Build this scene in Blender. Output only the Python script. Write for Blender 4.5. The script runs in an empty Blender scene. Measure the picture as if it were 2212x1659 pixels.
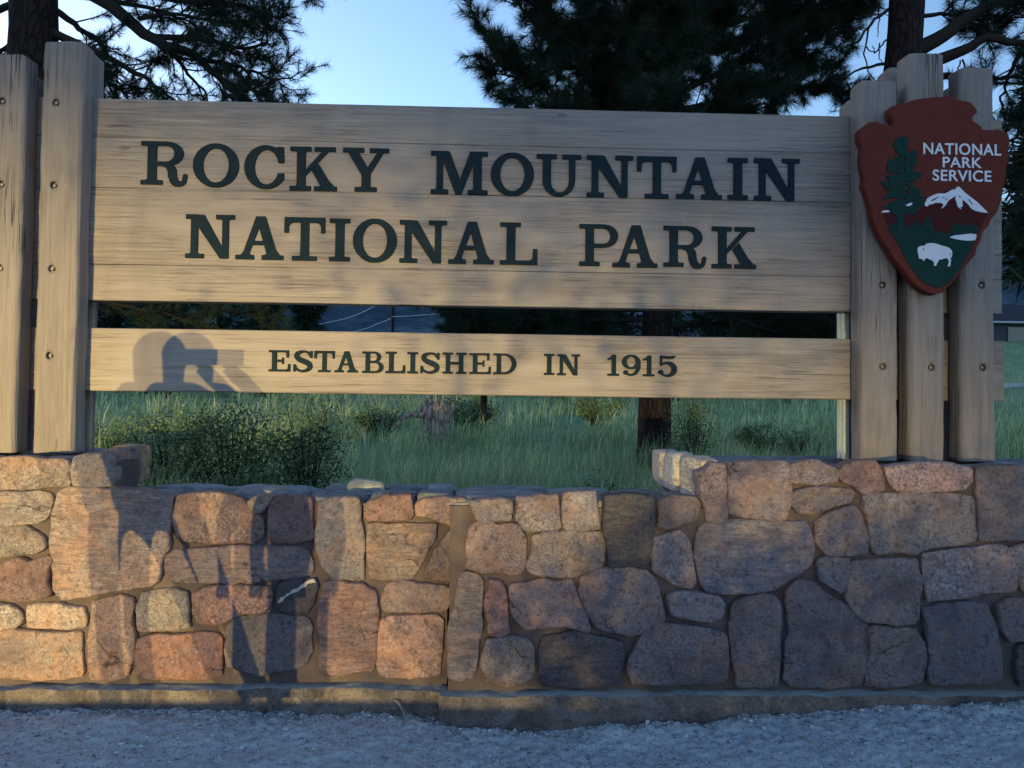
import bpy, bmesh, math, random
import numpy as np
from mathutils import Matrix, Vector
random.seed(7); rng = np.random.default_rng(11)
scene = bpy.context.scene
COL = scene.collection
R = math.radians

# ------------------------------------------------------------------ camera
F_PX, PW, PH = 1671.0, 2212.0, 1659.0            # focal length in pixels of the measured picture
YAW, PITCH, ROLL = R(-1.954), R(1.503), R(0.644)
CAM = Vector((0.0, -4.0, 1.40))
ROT = (Matrix.Rotation(YAW, 3, 'Z') @ Matrix.Rotation(math.pi/2 + PITCH, 3, 'X') @ Matrix.Rotation(ROLL, 3, 'Z'))
cd = bpy.data.cameras.new('camera'); cam = bpy.data.objects.new('camera', cd); COL.objects.link(cam)
cd.sensor_fit = 'HORIZONTAL'; cd.sensor_width = 36.0; cd.lens = 36.0*F_PX/PW
cd.clip_start = 0.02; cd.clip_end = 9000
cam.matrix_world = Matrix.Translation(CAM) @ ROT.to_4x4()
scene.camera = cam

# ------------------------------------------------------------------ sky, sun, exposure
SUN_AZ, SUN_EL = R(-50), R(7)                   # azimuth from +Y (negative = to the left), dusk glow
world = bpy.data.worlds.new('World'); scene.world = world; world.use_nodes = True
wn = world.node_tree; wn.nodes.clear()
wo = wn.nodes.new('ShaderNodeOutputWorld'); wb = wn.nodes.new('ShaderNodeBackground'); sk = wn.nodes.new('ShaderNodeTexSky')
sk.sky_type = 'NISHITA'; sk.sun_disc = False; sk.sun_elevation = SUN_EL; sk.sun_rotation = SUN_AZ
sk.altitude = 2300; sk.air_density = 1.0; sk.dust_density = 3.3; sk.ozone_density = 1.9
wb.inputs['Strength'].default_value = 0.15
wn.links.new(sk.outputs[0], wb.inputs[0]); wn.links.new(wb.outputs[0], wo.inputs[0])
sl = bpy.data.lights.new('sun', 'SUN'); sun = bpy.data.objects.new('sun', sl); COL.objects.link(sun)
sl.energy = 0.12; sl.angle = R(12); sl.color = (1.0, 0.93, 0.74)
sdir = Vector((math.sin(SUN_AZ)*math.cos(R(7)), math.cos(SUN_AZ)*math.cos(R(7)), math.sin(R(7))))
sun.rotation_euler = sdir.to_track_quat('Z', 'Y').to_euler(); sun.location = (-20, 10, 12)
scene.view_settings.view_transform = 'Standard'; scene.view_settings.look = 'None'
scene.view_settings.gamma = 1.0; scene.view_settings.use_curve_mapping = False
scene.view_settings.exposure = 1.68
scene.cycles.use_denoising = True
scene.cycles.max_bounces = 6; scene.cycles.diffuse_bounces = 3; scene.cycles.transparent_max_bounces = 6

# ------------------------------------------------------------------ helpers
def px(x, y, Y):
    """point on the plane Y = const seen at pixel (x, y) of the 2212 x 1659 picture"""
    d = ROT @ Vector(((x-PW/2)/F_PX, -(y-PH/2)/F_PX, -1.0))
    t = (Y-CAM.y)/d.y
    return CAM + d*t

def hash01(ix, iy, iz, seed):
    h = (ix*73856093) ^ (iy*19349663) ^ (iz*83492791) ^ (seed*2654435)
    h = h.astype(np.uint64) & np.uint64(0xffffffff)
    h = ((h ^ (h >> np.uint64(13)))*np.uint64(1274126177)) & np.uint64(0xffffffff)
    h = ((h ^ (h >> np.uint64(15)))*np.uint64(2246822519)) & np.uint64(0xffffffff)
    h ^= h >> np.uint64(16)
    return h.astype(np.float64)/4294967296.0
def vnoise(p, seed=0):
    p = np.asarray(p, float); i = np.floor(p).astype(np.int64); f = p-i; f = f*f*(3-2*f); o = 0
    for dx in (0, 1):
        for dy in (0, 1):
            for dz in (0, 1):
                w = (f[:,0] if dx else 1-f[:,0])*(f[:,1] if dy else 1-f[:,1])*(f[:,2] if dz else 1-f[:,2])
                o = o + w*hash01(i[:,0]+dx, i[:,1]+dy, i[:,2]+dz, seed)
    return o*2-1
def fbm(p, scale=1.0, octaves=3, seed=0, gain=0.5):
    p = np.asarray(p, float)*scale; a, o = 1.0, 0
    for k in range(octaves):
        o = o + a*vnoise(p, seed+k*17); p = p*2.03+3.7; a *= gain
    return o

WORLD_LOC = {}
def tag(o, label=None, cat=None, group=None, kind=None):
    if label: o['label'] = label
    if cat: o['category'] = cat
    if group: o['group'] = group
    if kind: o['kind'] = kind
    return o
def thing(name, loc, label, cat, group=None):
    o = bpy.data.objects.new(name, None); COL.objects.link(o); o.empty_display_size = 0.1
    o.location = loc; WORLD_LOC[o.name] = Vector(loc); return tag(o, label, cat, group)
def link(name, me, parent=None, loc=(0, 0, 0)):
    o = bpy.data.objects.new(name, me); COL.objects.link(o); loc = Vector(loc)
    WORLD_LOC[o.name] = loc
    if parent is not None:
        o.parent = parent; o.location = loc-WORLD_LOC[parent.name]
    else: o.location = loc
    return o
def mesh(name, v, f, mat=None, parent=None, smooth=False, origin=None):
    """one mesh object from world-space vertices; its origin goes to the middle of its base"""
    v = np.asarray(v, float).reshape(-1, 3)
    if origin is None:
        lo, hi = v.min(0), v.max(0); origin = ((lo[0]+hi[0])/2, (lo[1]+hi[1])/2, lo[2])
    v = v-np.asarray(origin)
    me = bpy.data.meshes.new(name)
    if isinstance(f, np.ndarray) and f.ndim == 2:
        k = f.shape[1]; me.vertices.add(len(v)); me.vertices.foreach_set('co', v.ravel())
        me.loops.add(f.size); me.loops.foreach_set('vertex_index', f.ravel().astype(np.int32))
        me.polygons.add(len(f)); me.polygons.foreach_set('loop_start', np.arange(0, f.size, k, dtype=np.int32))
        me.update(calc_edges=True)
    else:
        me.from_pydata([tuple(a) for a in v], [], [tuple(int(q) for q in a) for a in f]); me.update()
    if smooth: me.polygons.foreach_set('use_smooth', np.ones(len(me.polygons), bool))
    if mat: me.materials.append(mat)
    return link(name, me, parent, origin)
class MB:
    def __init__(s): s.v = []; s.f = []; s.n = 0
    def add(s, v, f):
        v = np.asarray(v, float).reshape(-1, 3); s.v.append(v); s.f += [tuple(int(i)+s.n for i in q) for q in f]; s.n += len(v)
    def box(s, a, b):
        x0, y0, z0 = a; x1, y1, z1 = b
        s.add([(x0,y0,z0),(x1,y0,z0),(x1,y1,z0),(x0,y1,z0),(x0,y0,z1),(x1,y0,z1),(x1,y1,z1),(x0,y1,z1)],
              [(0,3,2,1),(4,5,6,7),(0,1,5,4),(1,2,6,5),(2,3,7,6),(3,0,4,7)])
    def tube(s, P, r, n=6):
        v, f = tube(P, r, n); s.add(v, f)
    def build(s, name, mat, parent=None, smooth=False, origin=None):
        return mesh(name, np.concatenate(s.v), s.f, mat, parent, smooth, origin)
def tube(P, r, n=6):
    P = np.asarray([tuple(p) for p in P], float); m = len(P); r = np.broadcast_to(np.asarray(r, float), (m,))
    T = np.gradient(P, axis=0); T /= np.linalg.norm(T, axis=1)[:,None]+1e-9
    ref = np.array([0.31, 0.17, 0.93]); 
    if abs(T[0]@ref) > 0.9: ref = np.array([0.9, -0.3, 0.1])
    A = np.cross(T, ref); A /= np.linalg.norm(A, axis=1)[:,None]; B = np.cross(T, A)
    a = np.arange(n)*2*math.pi/n
    v = (P[:,None,:]+r[:,None,None]*(np.cos(a)[None,:,None]*A[:,None,:]+np.sin(a)[None,:,None]*B[:,None,:])).reshape(-1, 3)
    f = [(i*n+j, i*n+(j+1)%n, (i+1)*n+(j+1)%n, (i+1)*n+j) for i in range(m-1) for j in range(n)]
    f.append(tuple(range(n-1, -1, -1))); f.append(tuple((m-1)*n+j for j in range(n)))
    return v, f
def spline(P, n):
    P = np.asarray([tuple(p) for p in P], float); d = np.r_[0, np.cumsum(np.linalg.norm(np.diff(P, axis=0), axis=1)**0.5+1e-6)]
    t = np.linspace(0, d[-1], n); Q = np.vstack([2*P[0]-P[1], P, 2*P[-1]-P[-2]]); out = []
    for x in t:
        i = min(max(np.searchsorted(d, x, side='right')-1, 0), len(P)-2); u = (x-d[i])/(d[i+1]-d[i]+1e-9)
        p0, p1, p2, p3 = Q[i], Q[i+1], Q[i+2], Q[i+3]
        out.append(0.5*((2*p1)+(-p0+p2)*u+(2*p0-5*p1+4*p2-p3)*u*u+(-p0+3*p1-3*p2+p3)*u**3))
    return np.array(out)

# ------------------------------------------------------------------ materials
class NT:
    def __init__(s, name, rough=0.85, spec=0.25):
        s.m = bpy.data.materials.new(name); s.m.use_nodes = True; s.t = s.m.node_tree
        s.b = s.t.nodes['Principled BSDF']; s.b.inputs['Roughness'].default_value = rough
        s.b.inputs['Specular IOR Level'].default_value = spec
    def n(s, kind, **kw):
        nd = s.t.nodes.new('ShaderNode'+kind)
        for k, v in kw.items():
            if k.startswith('i_'): nd.inputs[k[2:].replace('_', ' ')].default_value = v
            else: setattr(nd, k, v)
        return nd
    def l(s, a, b): s.t.links.new(a, b)
    def pos(s, scale=(1, 1, 1), obj=False):
        g = s.n('TexCoord').outputs['Object'] if obj else s.n('NewGeometry').outputs['Position']
        m = s.n('Mapping'); m.inputs['Scale'].default_value = scale; s.l(g, m.inputs[0]); return m.outputs[0]
    def noise(s, vec, scale, detail=4, rough=0.55, dist=0.0):
        nd = s.n('TexNoise'); nd.inputs['Scale'].default_value = scale; nd.inputs['Detail'].default_value = detail
        nd.inputs['Roughness'].default_value = rough; nd.inputs['Distortion'].default_value = dist
        s.l(vec, nd.inputs['Vector']); return nd.outputs['Fac']
    def ramp(s, fac, stops):
        r = s.n('ValToRGB'); cr = r.color_ramp
        while len(cr.elements) < len(stops): cr.elements.new(0.5)
        for e, (p, c) in zip(cr.elements, stops):
            e.position = p; e.color = (c, c, c, 1) if isinstance(c, (int, float)) else (*c, 1)
        s.l(fac, r.inputs[0]); return r.outputs[0]
    def mix(s, fac, a, b, mode='MIX'):
        m = s.n('Mix', data_type='RGBA', blend_type=mode)
        for sock, v in ((m.inputs[0], fac), (m.inputs[6], a), (m.inputs[7], b)):
            if hasattr(v, 'is_linked') or hasattr(v, 'links'): s.l(v, sock)
            else: sock.default_value = v if isinstance(v, float) else (*v, 1)
        return m.outputs[2]
    def math(s, op, a, b):
        m = s.n('Math', operation=op)
        for sock, v in ((m.inputs[0], a), (m.inputs[1], b)):
            if hasattr(v, 'links'): s.l(v, sock)
            else: sock.default_value = v
        return m.outputs[0]
    def col(s, c):
        if hasattr(c, 'links'): s.l(c, s.b.inputs['Base Color'])
        else: s.b.inputs['Base Color'].default_value = (*c, 1)
    def bump(s, h, strength=0.5, dist=0.01, prev=None):
        b = s.n('Bump'); b.inputs['Strength'].default_value = strength; b.inputs['Distance'].default_value = dist
        s.l(h, b.inputs['Height'])
        if prev: s.l(prev, b.inputs['Normal'])
        s.l(b.outputs[0], s.b.inputs['Normal']); return b.outputs[0]

def mat_stone():
    m = NT('granite', 0.85, 0.2); oi = m.n('ObjectInfo'); p0 = m.pos(); rnd = oi.outputs['Random']; vm = m.n('VectorMath', operation='SCALE'); m.l(p0, vm.inputs[0]); m.l(m.math('ADD', m.math('MULTIPLY', rnd, 0.9), 0.55), vm.inputs['Scale']); p = vm.outputs[0]
    oc = m.mix(1.0, oi.outputs['Color'], (0.74, 0.68, 0.80), 'MULTIPLY')
    grain = m.noise(p, 120, 4, 0.72); patch = m.noise(p, 8, 5, 0.65, 0.4); stain = m.noise(p, 3.6, 6, 0.68, 0.8); fine = m.noise(p, 330, 2, 0.6); mid = m.noise(p, 42, 5, 0.7, 0.3)
    band = m.noise(m.pos((9, 9, 60)), 1.0, 4, 0.6, 1.2)
    g = m.ramp(grain, [(0.38, 0.0), (0.64, 1.0)])
    c = m.mix(g, m.mix(1.0, oc, (0.46, 0.44, 0.46), 'MULTIPLY'), m.mix(1.0, oc, (1.62, 1.58, 1.50), 'MULTIPLY'))
    c = m.mix(m.math('MULTIPLY', rnd, 0.6), c, oc)
    c = m.mix(m.ramp(patch, [(0.42, 0.0), (0.66, 0.75)]), c, m.mix(1.0, oc, (1.32, 0.92, 0.66), 'MULTIPLY'))
    c = m.mix(m.ramp(stain, [(0.50, 0.0), (0.66, 0.75)]), c, m.mix(1.0, oc, (0.52, 0.50, 0.54), 'MULTIPLY'))
    c = m.mix(m.ramp(m.noise(p, 5.1, 5, 0.7, 0.5), [(0.60, 0.0), (0.70, 0.6)]), c, m.mix(1.0, oc, (1.7, 1.6, 1.45), 'MULTIPLY'))
    c = m.mix(m.ramp(mid, [(0.34, 0.75), (0.48, 0.0)]), c, m.mix(1.0, oc, (0.28, 0.27, 0.30), 'MULTIPLY'))
    c = m.mix(m.math('MULTIPLY', m.ramp(band, [(0.42, 0.55), (0.52, 0.0)]), m.math('GREATER_THAN', rnd, 0.72)), c, m.mix(1.0, oc, (0.42, 0.42, 0.45), 'MULTIPLY'))
    c = m.mix(m.ramp(fine, [(0.66, 0.0), (0.74, 0.4)]), c, (0.36, 0.32, 0.31))
    w = m.n('TexVoronoi', feature='DISTANCE_TO_EDGE'); w.inputs['Scale'].default_value = 2.6; nz = m.n('TexNoise'); nz.inputs['Scale'].default_value = 7; nz.inputs['Detail'].default_value = 5; m.l(p, nz.inputs['Vector']); m.l(m.mix(0.22, p, nz.outputs['Color']), w.inputs['Vector'])
    crack = m.math('MULTIPLY', m.ramp(w.outputs['Distance'], [(0.0, 1.0), (0.012, 0.0)]), m.ramp(m.noise(p, 3.0, 2), [(0.58, 0.0), (0.63, 1.0)]))
    c = m.mix(crack, c, m.mix(1.0, oc, (0.2, 0.19, 0.2), 'MULTIPLY')); m.col(c)
    n1 = m.bump(m.noise(p, 24, 8, 0.7, 0.4), 1.0, 0.034); n2 = m.bump(grain, 0.55, 0.005, n1); m.bump(m.ramp(crack, [(0, 1.0), (1, 0.0)]), 0.6, 0.006, n2); return m.m
def mat_mortar():
    m = NT('mortar', 0.92, 0.2); p = m.pos(); a = m.noise(p, 7, 5, 0.6); g = m.noise(p, 130, 3, 0.6)
    c = m.mix(m.ramp(a, [(0.3, 0.0), (0.7, 1.0)]), (0.050, 0.036, 0.038), (0.088, 0.063, 0.065))
    c = m.mix(m.ramp(g, [(0.3, 0.0), (0.7, 0.35)]), c, (0.145, 0.108, 0.11))
    m.col(c); n1 = m.bump(m.noise(p, 40, 5, 0.6), 0.5, 0.012); m.bump(g, 0.35, 0.003, n1); return m.m
def mat_plinth():
    m = NT('footing', 0.95, 0.1); p = m.pos(); a = m.noise(p, 5, 7, 0.7, 0.7); g = m.noise(p, 95, 4, 0.7); b = m.noise(p, 14, 5, 0.7, 0.3)
    c = m.mix(m.ramp(a, [(0.38, 0.0), (0.6, 1.0)]), (0.085, 0.066, 0.066), (0.185, 0.15, 0.142)); c = m.mix(m.ramp(b, [(0.55, 0.0), (0.68, 0.7)]), c, (0.27, 0.23, 0.215)); c = m.mix(m.ramp(g, [(0.35, 0.7), (0.5, 0.0)]), c, (0.05, 0.04, 0.042))
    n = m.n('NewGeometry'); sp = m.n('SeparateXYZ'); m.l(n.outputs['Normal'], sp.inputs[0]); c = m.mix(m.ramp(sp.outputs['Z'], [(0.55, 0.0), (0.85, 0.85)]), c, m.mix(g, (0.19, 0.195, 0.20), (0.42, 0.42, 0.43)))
    m.col(c); n1 = m.bump(m.noise(p, 21, 7, 0.68), 0.9, 0.03); m.bump(g, 0.6, 0.006, n1); return m.m
def mat_cap():
    m = NT('cap slate', 0.8, 0.35); oc = m.mix(1.0, m.n('ObjectInfo').outputs['Color'], (0.72, 0.72, 0.80), 'MULTIPLY'); p = m.pos((1, 2.2, 3)); g = m.noise(m.pos(), 120, 3, 0.65); a = m.noise(p, 9, 6, 0.65, 0.5)
    c = m.mix(m.ramp(a, [(0.32, 0.0), (0.68, 1.0)]), m.mix(1.0, oc, (0.5, 0.5, 0.5), 'MULTIPLY'), m.mix(1.0, oc, (1.4, 1.38, 1.3), 'MULTIPLY'))
    c = m.mix(m.ramp(g, [(0.35, 0.4), (0.6, 0.0)]), c, m.mix(1.0, oc, (0.45, 0.45, 0.45), 'MULTIPLY'))
    m.col(c); n1 = m.bump(a, 0.7, 0.02); m.bump(g, 0.4, 0.003, n1); return m.m
def mat_board():
    m = NT('blasted cedar', 0.85, 0.12); s = m.pos((1.0, 1.0, 1.0))
    streak = m.noise(m.pos((1.7, 1, 62)), 1.0, 6, 0.68, 0.45); broad = m.noise(m.pos((0.8, 1, 8)), 1.0, 5, 0.6, 0.6); fine = m.noise(m.pos((3.5, 1, 125)), 1.0, 4, 0.7, 0.3); blot = m.noise(m.pos((1, 1, 2.2)), 1.5, 4, 0.55, 0.3)
    sm = m.ramp(blot, [(0.36, 0.12), (0.56, 1.0)])
    dark = m.math('MULTIPLY', m.ramp(streak, [(0.31, 1.0), (0.46, 0.0)]), sm)
    c = m.mix(m.ramp(broad, [(0.28, 0.0), (0.72, 1.0)]), (0.215, 0.172, 0.160), (0.300, 0.245, 0.222))
    c = m.mix(m.math('MULTIPLY', m.ramp(streak, [(0.52, 0.0), (0.68, 0.5)]), sm), c, (0.40, 0.315, 0.265))
    c = m.mix(dark, c, (0.115, 0.086, 0.078))
    c = m.mix(m.math('MULTIPLY', m.ramp(fine, [(0.33, 0.8), (0.46, 0.0)]), sm), c, (0.105, 0.078, 0.070))
    kv = m.n('TexVoronoi', feature='F1'); kv.inputs['Scale'].default_value = 1.0; m.l(m.pos((2.3, 1, 5.5)), kv.inputs['Vector']); ks = m.n('SeparateXYZ'); m.l(kv.outputs['Color'], ks.inputs[0])
    knot = m.math('MULTIPLY', m.ramp(kv.outputs['Distance'], [(0.0, 0.75), (0.035, 0.45), (0.05, 0.8), (0.075, 0.0)]), m.math('GREATER_THAN', ks.outputs[0], 0.62)); c = m.mix(knot, c, (0.125, 0.088, 0.074))
    c = m.mix(m.ramp(m.noise(m.pos((3.2, 1, 0.8)), 1.0, 5, 0.6, 0.4), [(0.56, 0.0), (0.74, 0.35)]), c, (0.135, 0.112, 0.108))
    m.col(c); n1 = m.bump(m.mix(sm, (0.5, 0.5, 0.5), streak), 0.85, 0.014); m.bump(fine, 0.35, 0.003, n1); return m.m
def mat_post():
    m = NT('weathered post', 0.88, 0.12)
    streak = m.noise(m.pos((48, 48, 1.1)), 1.0, 6, 0.66, 0.5); broad = m.noise(m.pos((8, 8, 0.9)), 1.0, 5, 0.6, 1.0); fine = m.noise(m.pos((180, 180, 5)), 1.0, 3, 0.6)
    crack = m.noise(m.pos((24, 24, 0.45)), 1.0, 3, 0.5, 0.9)
    c = m.mix(m.ramp(broad, [(0.3, 0.0), (0.7, 1.0)]), (0.165, 0.132, 0.124), (0.245, 0.200, 0.186))
    c = m.mix(m.ramp(streak, [(0.30, 0.6), (0.47, 0.0)]), c, (0.11, 0.087, 0.082))
    c = m.mix(m.ramp(fine, [(0.42, 0.0), (0.8, 0.45)]), c, (0.30, 0.245, 0.22))
    ck = m.ramp(crack, [(0.478, 0.0), (0.494, 1.0), (0.506, 1.0), (0.522, 0.0)]); ck = m.math('MULTIPLY', ck, m.ramp(m.noise(m.pos((3, 3, 1.6)), 1.0, 2), [(0.56, 0.0), (0.66, 1.0)]))
    c = m.mix(ck, c, (0.055, 0.043, 0.042)); m.col(c)
    n1 = m.bump(streak, 0.8, 0.014); n2 = m.bump(fine, 0.35, 0.002, n1); m.bump(m.ramp(ck, [(0, 1.0), (1, 0.0)]), 0.7, 0.008, n2); return m.m
def mat_flat(name, c, rough=0.6, spec=0.3, var=0.12, scale=30, bump=0.15, metal=0.0):
    m = NT(name, rough, spec); p = m.pos(); a = m.noise(p, scale, 5, 0.6)
    m.col(m.mix(m.ramp(a, [(0.3, 0.0), (0.7, 1.0)]), tuple(q*(1-var) for q in c), tuple(q*(1+var) for q in c)))
    m.b.inputs['Metallic'].default_value = metal
    if bump: m.bump(m.noise(p, scale*6, 4, 0.6), bump, 0.004)
    return m.m
def mat_leaf(name, stops, rough=0.65, trans=0.0):
    m = NT(name, rough, 0.12); g = m.n('NewGeometry'); r = m.ramp(g.outputs['Random Per Island'], stops); m.col(r)
    if trans:
        t = m.n('BsdfTranslucent'); m.l(r, t.inputs[0]); x = m.n('MixShader'); x.inputs[0].default_value = trans; m.l(m.b.outputs[0], x.inputs[1]); m.l(t.outputs[0], x.inputs[2]); m.l(x.outputs[0], m.t.nodes['Material Output'].inputs[0])
    return m.m
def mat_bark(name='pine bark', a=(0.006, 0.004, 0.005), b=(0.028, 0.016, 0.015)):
    m = NT(name, 0.9, 0.15); p = m.pos((1, 1, 0.28)); v = m.n('TexVoronoi', feature='DISTANCE_TO_EDGE'); v.inputs['Scale'].default_value = 16
    w = m.n('Mapping'); nz = m.n('TexNoise'); nz.inputs['Scale'].default_value = 9; m.l(p, nz.inputs['Vector'])
    m.l(m.mix(0.12, p, nz.outputs['Color']), v.inputs['Vector'])
    e = m.ramp(v.outputs['Distance'], [(0.0, 0.0), (0.16, 1.0)])
    c = m.mix(e, a, m.mix(m.noise(p, 30, 4), b, tuple(q*0.55 for q in b))); m.col(c); m.bump(e, 0.8, 0.02); return m.m
def mat_gravel_ground():
    m = NT('gravel ground', 0.95, 0.15); p = m.pos(); a = m.noise(p, 3.5, 4, 0.6); g = m.noise(p, 95, 4, 0.7); f = m.noise(p, 300, 3, 0.7)
    c = m.mix(m.ramp(a, [(0.3, 0.0), (0.7, 1.0)]), (0.32, 0.34, 0.375), (0.41, 0.43, 0.465))
    c = m.mix(m.ramp(g, [(0.33, 0.75), (0.46, 0.0)]), c, (0.09, 0.095, 0.11)); c = m.mix(m.ramp(f, [(0.6, 0.0), (0.78, 0.7)]), c, (0.52, 0.53, 0.54))
    m.col(c); n1 = m.bump(g, 0.5, 0.010); m.bump(f, 0.5, 0.005, n1); return m.m
def mat_meadow():
    m = NT('meadow', 0.95, 0.1); p = m.pos(); a = m.noise(p, 0.5, 5, 0.6); g = m.noise(p, 9, 5, 0.7)
    c = m.mix(m.ramp(a, [(0.35, 0.0), (0.65, 1.0)]), (0.15, 0.225, 0.125), (0.25, 0.33, 0.18)); c = m.mix(m.ramp(g, [(0.3, 0.7), (0.55, 0.0)]), c, (0.05, 0.085, 0.06))
    m.col(c); m.bump(g, 0.6, 0.1); return m.m
def mat_mountain():
    m = NT('forested mountain', 1.0, 0.0); p = m.pos(); a = m.noise(p, 0.006, 6, 0.65); g = m.noise(p, 0.05, 5, 0.7)
    c = m.mix(m.ramp(a, [(0.38, 0.0), (0.6, 1.0)]), (0.035, 0.060, 0.085), (0.085, 0.11, 0.14)); c = m.mix(m.ramp(g, [(0.4, 0.7), (0.55, 0.0)]), c, (0.022, 0.04, 0.055)); m.col(c); return m.m  # bluish dusk haze mixed into the forest colours; no air is modelled
def mat_grass():
    m = NT('grass blades', 0.75, 0.1); g = m.n('NewGeometry'); r = m.ramp(g.outputs['Random Per Island'], [(0.0, (0.125, 0.185, 0.10)), (0.5, (0.235, 0.325, 0.175)), (0.85, (0.36, 0.43, 0.25)), (1.0, (0.58, 0.54, 0.38))])
    n = m.noise(m.pos((0.55, 0.8, 0.2)), 1.3, 4, 0.6); r = m.mix(1.0, r, m.ramp(n, [(0.32, (0.5, 0.55, 0.55)), (0.5, (1.0, 1.0, 0.95)), (0.68, (1.6, 1.55, 1.35))]), 'MULTIPLY'); m.col(r)
    t = m.n('BsdfTranslucent'); m.l(r, t.inputs[0]); x = m.n('MixShader'); x.inputs[0].default_value = 0.42; m.l(m.b.outputs[0], x.inputs[1]); m.l(t.outputs[0], x.inputs[2]); m.l(x.outputs[0], m.t.nodes['Material Output'].inputs[0]); return m.m
M = dict(grass=mat_grass(), stone=mat_stone(), mortar=mat_mortar(), plinth=mat_plinth(), cap=mat_cap(), board=mat_board(), post=mat_post(),
    letter=mat_flat('letter paint', (0.009, 0.018, 0.026), 0.85, 0.1, 0.15, 60, 0.2),
    vein=mat_flat('quartz vein', (0.40, 0.33, 0.29), 0.8, 0.3, 0.2, 60, 0.5),
    red=mat_flat('arrowhead brown', (0.105, 0.022, 0.016), 0.8, 0.1, 0.1, 22, 0.12), maroon=mat_flat('mountain maroon', (0.055, 0.010, 0.010), 0.8, 0.1, 0.1),
    green=mat_flat('emblem green', (0.008, 0.030, 0.026), 0.8, 0.1, 0.1), white=mat_flat('emblem white', (0.60, 0.55, 0.60), 0.8, 0.15, 0.04),
    steel=mat_flat('galvanised bolt', (0.24, 0.22, 0.21), 0.5, 0.4, 0.3, 90, 0.2, 0.6), hole=mat_flat('raw hole wood', (0.06, 0.045, 0.035), 0.9, 0.1),
    bark=mat_bark(), twig=mat_flat('twig bark', (0.022, 0.016, 0.015), 0.9, 0.1, 0.3, 40, 0.2),
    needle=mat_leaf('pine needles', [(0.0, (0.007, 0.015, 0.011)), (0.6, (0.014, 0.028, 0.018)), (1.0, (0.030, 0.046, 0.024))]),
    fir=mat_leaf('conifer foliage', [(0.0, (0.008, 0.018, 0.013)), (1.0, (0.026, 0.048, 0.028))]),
    leaf=mat_leaf('shrub leaves', [(0.0, (0.032, 0.060, 0.038)), (0.55, (0.085, 0.14, 0.072)), (1.0, (0.21, 0.27, 0.115))], 0.65, 0.3),
    leafy=mat_leaf('yellow green leaves', [(0.0, (0.036, 0.062, 0.034)), (0.6, (0.09, 0.135, 0.062)), (1.0, (0.18, 0.22, 0.10))], 0.65, 0.3),
    sage=mat_leaf('sage leaves', [(0.0, (0.05, 0.08, 0.06)), (0.7, (0.11, 0.155, 0.11)), (1.0, (0.22, 0.25, 0.19))], 0.65, 0.3),
    gravel=mat_gravel_ground(), meadow=mat_meadow(), mountain=mat_mountain(),
    pebble=mat_leaf('pebbles', [(0.0, (0.10, 0.105, 0.115)), (0.5, (0.27, 0.275, 0.29)), (1.0, (0.55, 0.55, 0.56))], 0.9))

# ------------------------------------------------------------------ setting: ground, meadow, mountains
WL, WR = -0.42, -0.50                 # front faces of the left and right wall sections
def ground_z(x, y): 
    x = np.asarray(x, float); y = np.asarray(y, float)
    g = np.interp(x, [-6, -2, -0.3, 0.0, 0.7, 1.6, 2.4, 6], [0.028, 0.025, 0.018, -0.022, -0.02, 0.045, 0.085, 0.16])
    return g+0.178*np.exp(-((y+9.5)/2.6)**2)+0.012*np.sin(x*2.1+y*3)*np.clip(1.4+y, 0, 1)  # includes an unseen crest added to keep the low beams off the near gravel
def grid_mesh(name, xs, ys, zf, mat, smooth=True):
    X, Y = np.meshgrid(xs, ys); Z = zf(X.ravel(), Y.ravel()); v = np.c_[X.ravel(), Y.ravel(), Z]
    nx, ny = len(xs), len(ys); i = (np.arange(ny-1)[:,None]*nx+np.arange(nx-1)[None,:]).ravel()
    return mesh(name, v, np.c_[i, i+1, i+nx+1, i+nx], mat, None, smooth, origin=(0, 0, 0))
def front_z(x, y):
    p = np.c_[x, y, np.zeros_like(x)]
    near = np.exp(-np.clip(-0.62-y, 0, None)/3.0)
    z = ground_z(x, y)+0.010*fbm(p, 6, 3, 3)*near+0.0085*fbm(p, 34, 3, 5)*near+0.004*fbm(p, 90, 2, 9)*near
    lump = np.clip(fbm(p, 3.2, 2, 21)-0.25, 0, 1)*np.exp(-((y+0.62)/0.07)**2)*0.035
    return z+lump
ys = np.r_[-70, -50, -35, -22, -15, -10, -7, -5, -4, -3, -2.4, -2, -1.7, -1.5, np.arange(-1.35, -0.40, 0.010), -0.3, -0.1, 0.1, 0.3]
xs = np.r_[-60, -40, -25, -15, -9, -6, -4.5, -3.6, -3.2, np.arange(-3.0, 3.0, 0.010), 3.2, 3.6, 4.5, 6, 9, 15, 25, 40, 60]
tag(grid_mesh('ground', xs, ys, front_z, M['gravel']), kind='structure', label='grey gravel ground of the lay-by in front of the stone wall')
TD = [4.3, 6, 11, 20, 40, 80, 150, 400, 1200]; TZ = [0.36, 0.46, 0.54, 0.76, 1.55, 4.3, 9.5, 28, 60]
def terr(x, y):
    x = np.asarray(x, float); y = np.asarray(y, float); d = np.hypot(x*0.6, y+4)
    hl = np.clip((x-16)/26, 0, 1); hd = np.clip((y-36)/34, 0, 1)
    return np.interp(d, TD, TZ)+4.6*(hl*hl*(3-2*hl)*hd*hd*(3-2*hd)).ravel()+0.05*fbm(np.c_[x.ravel(), y.ravel(), 0*x.ravel()], 0.5, 3, 31)*np.clip(d/8, 0, 3)
def tz(x, y): return float(terr(np.array([x]), np.array([y]))[0])
ys = np.r_[np.arange(0.2, 8, 0.25), np.arange(8, 30, 1), np.arange(30, 120, 4), np.arange(120, 420, 30), 500, 800, 1250]
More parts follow.
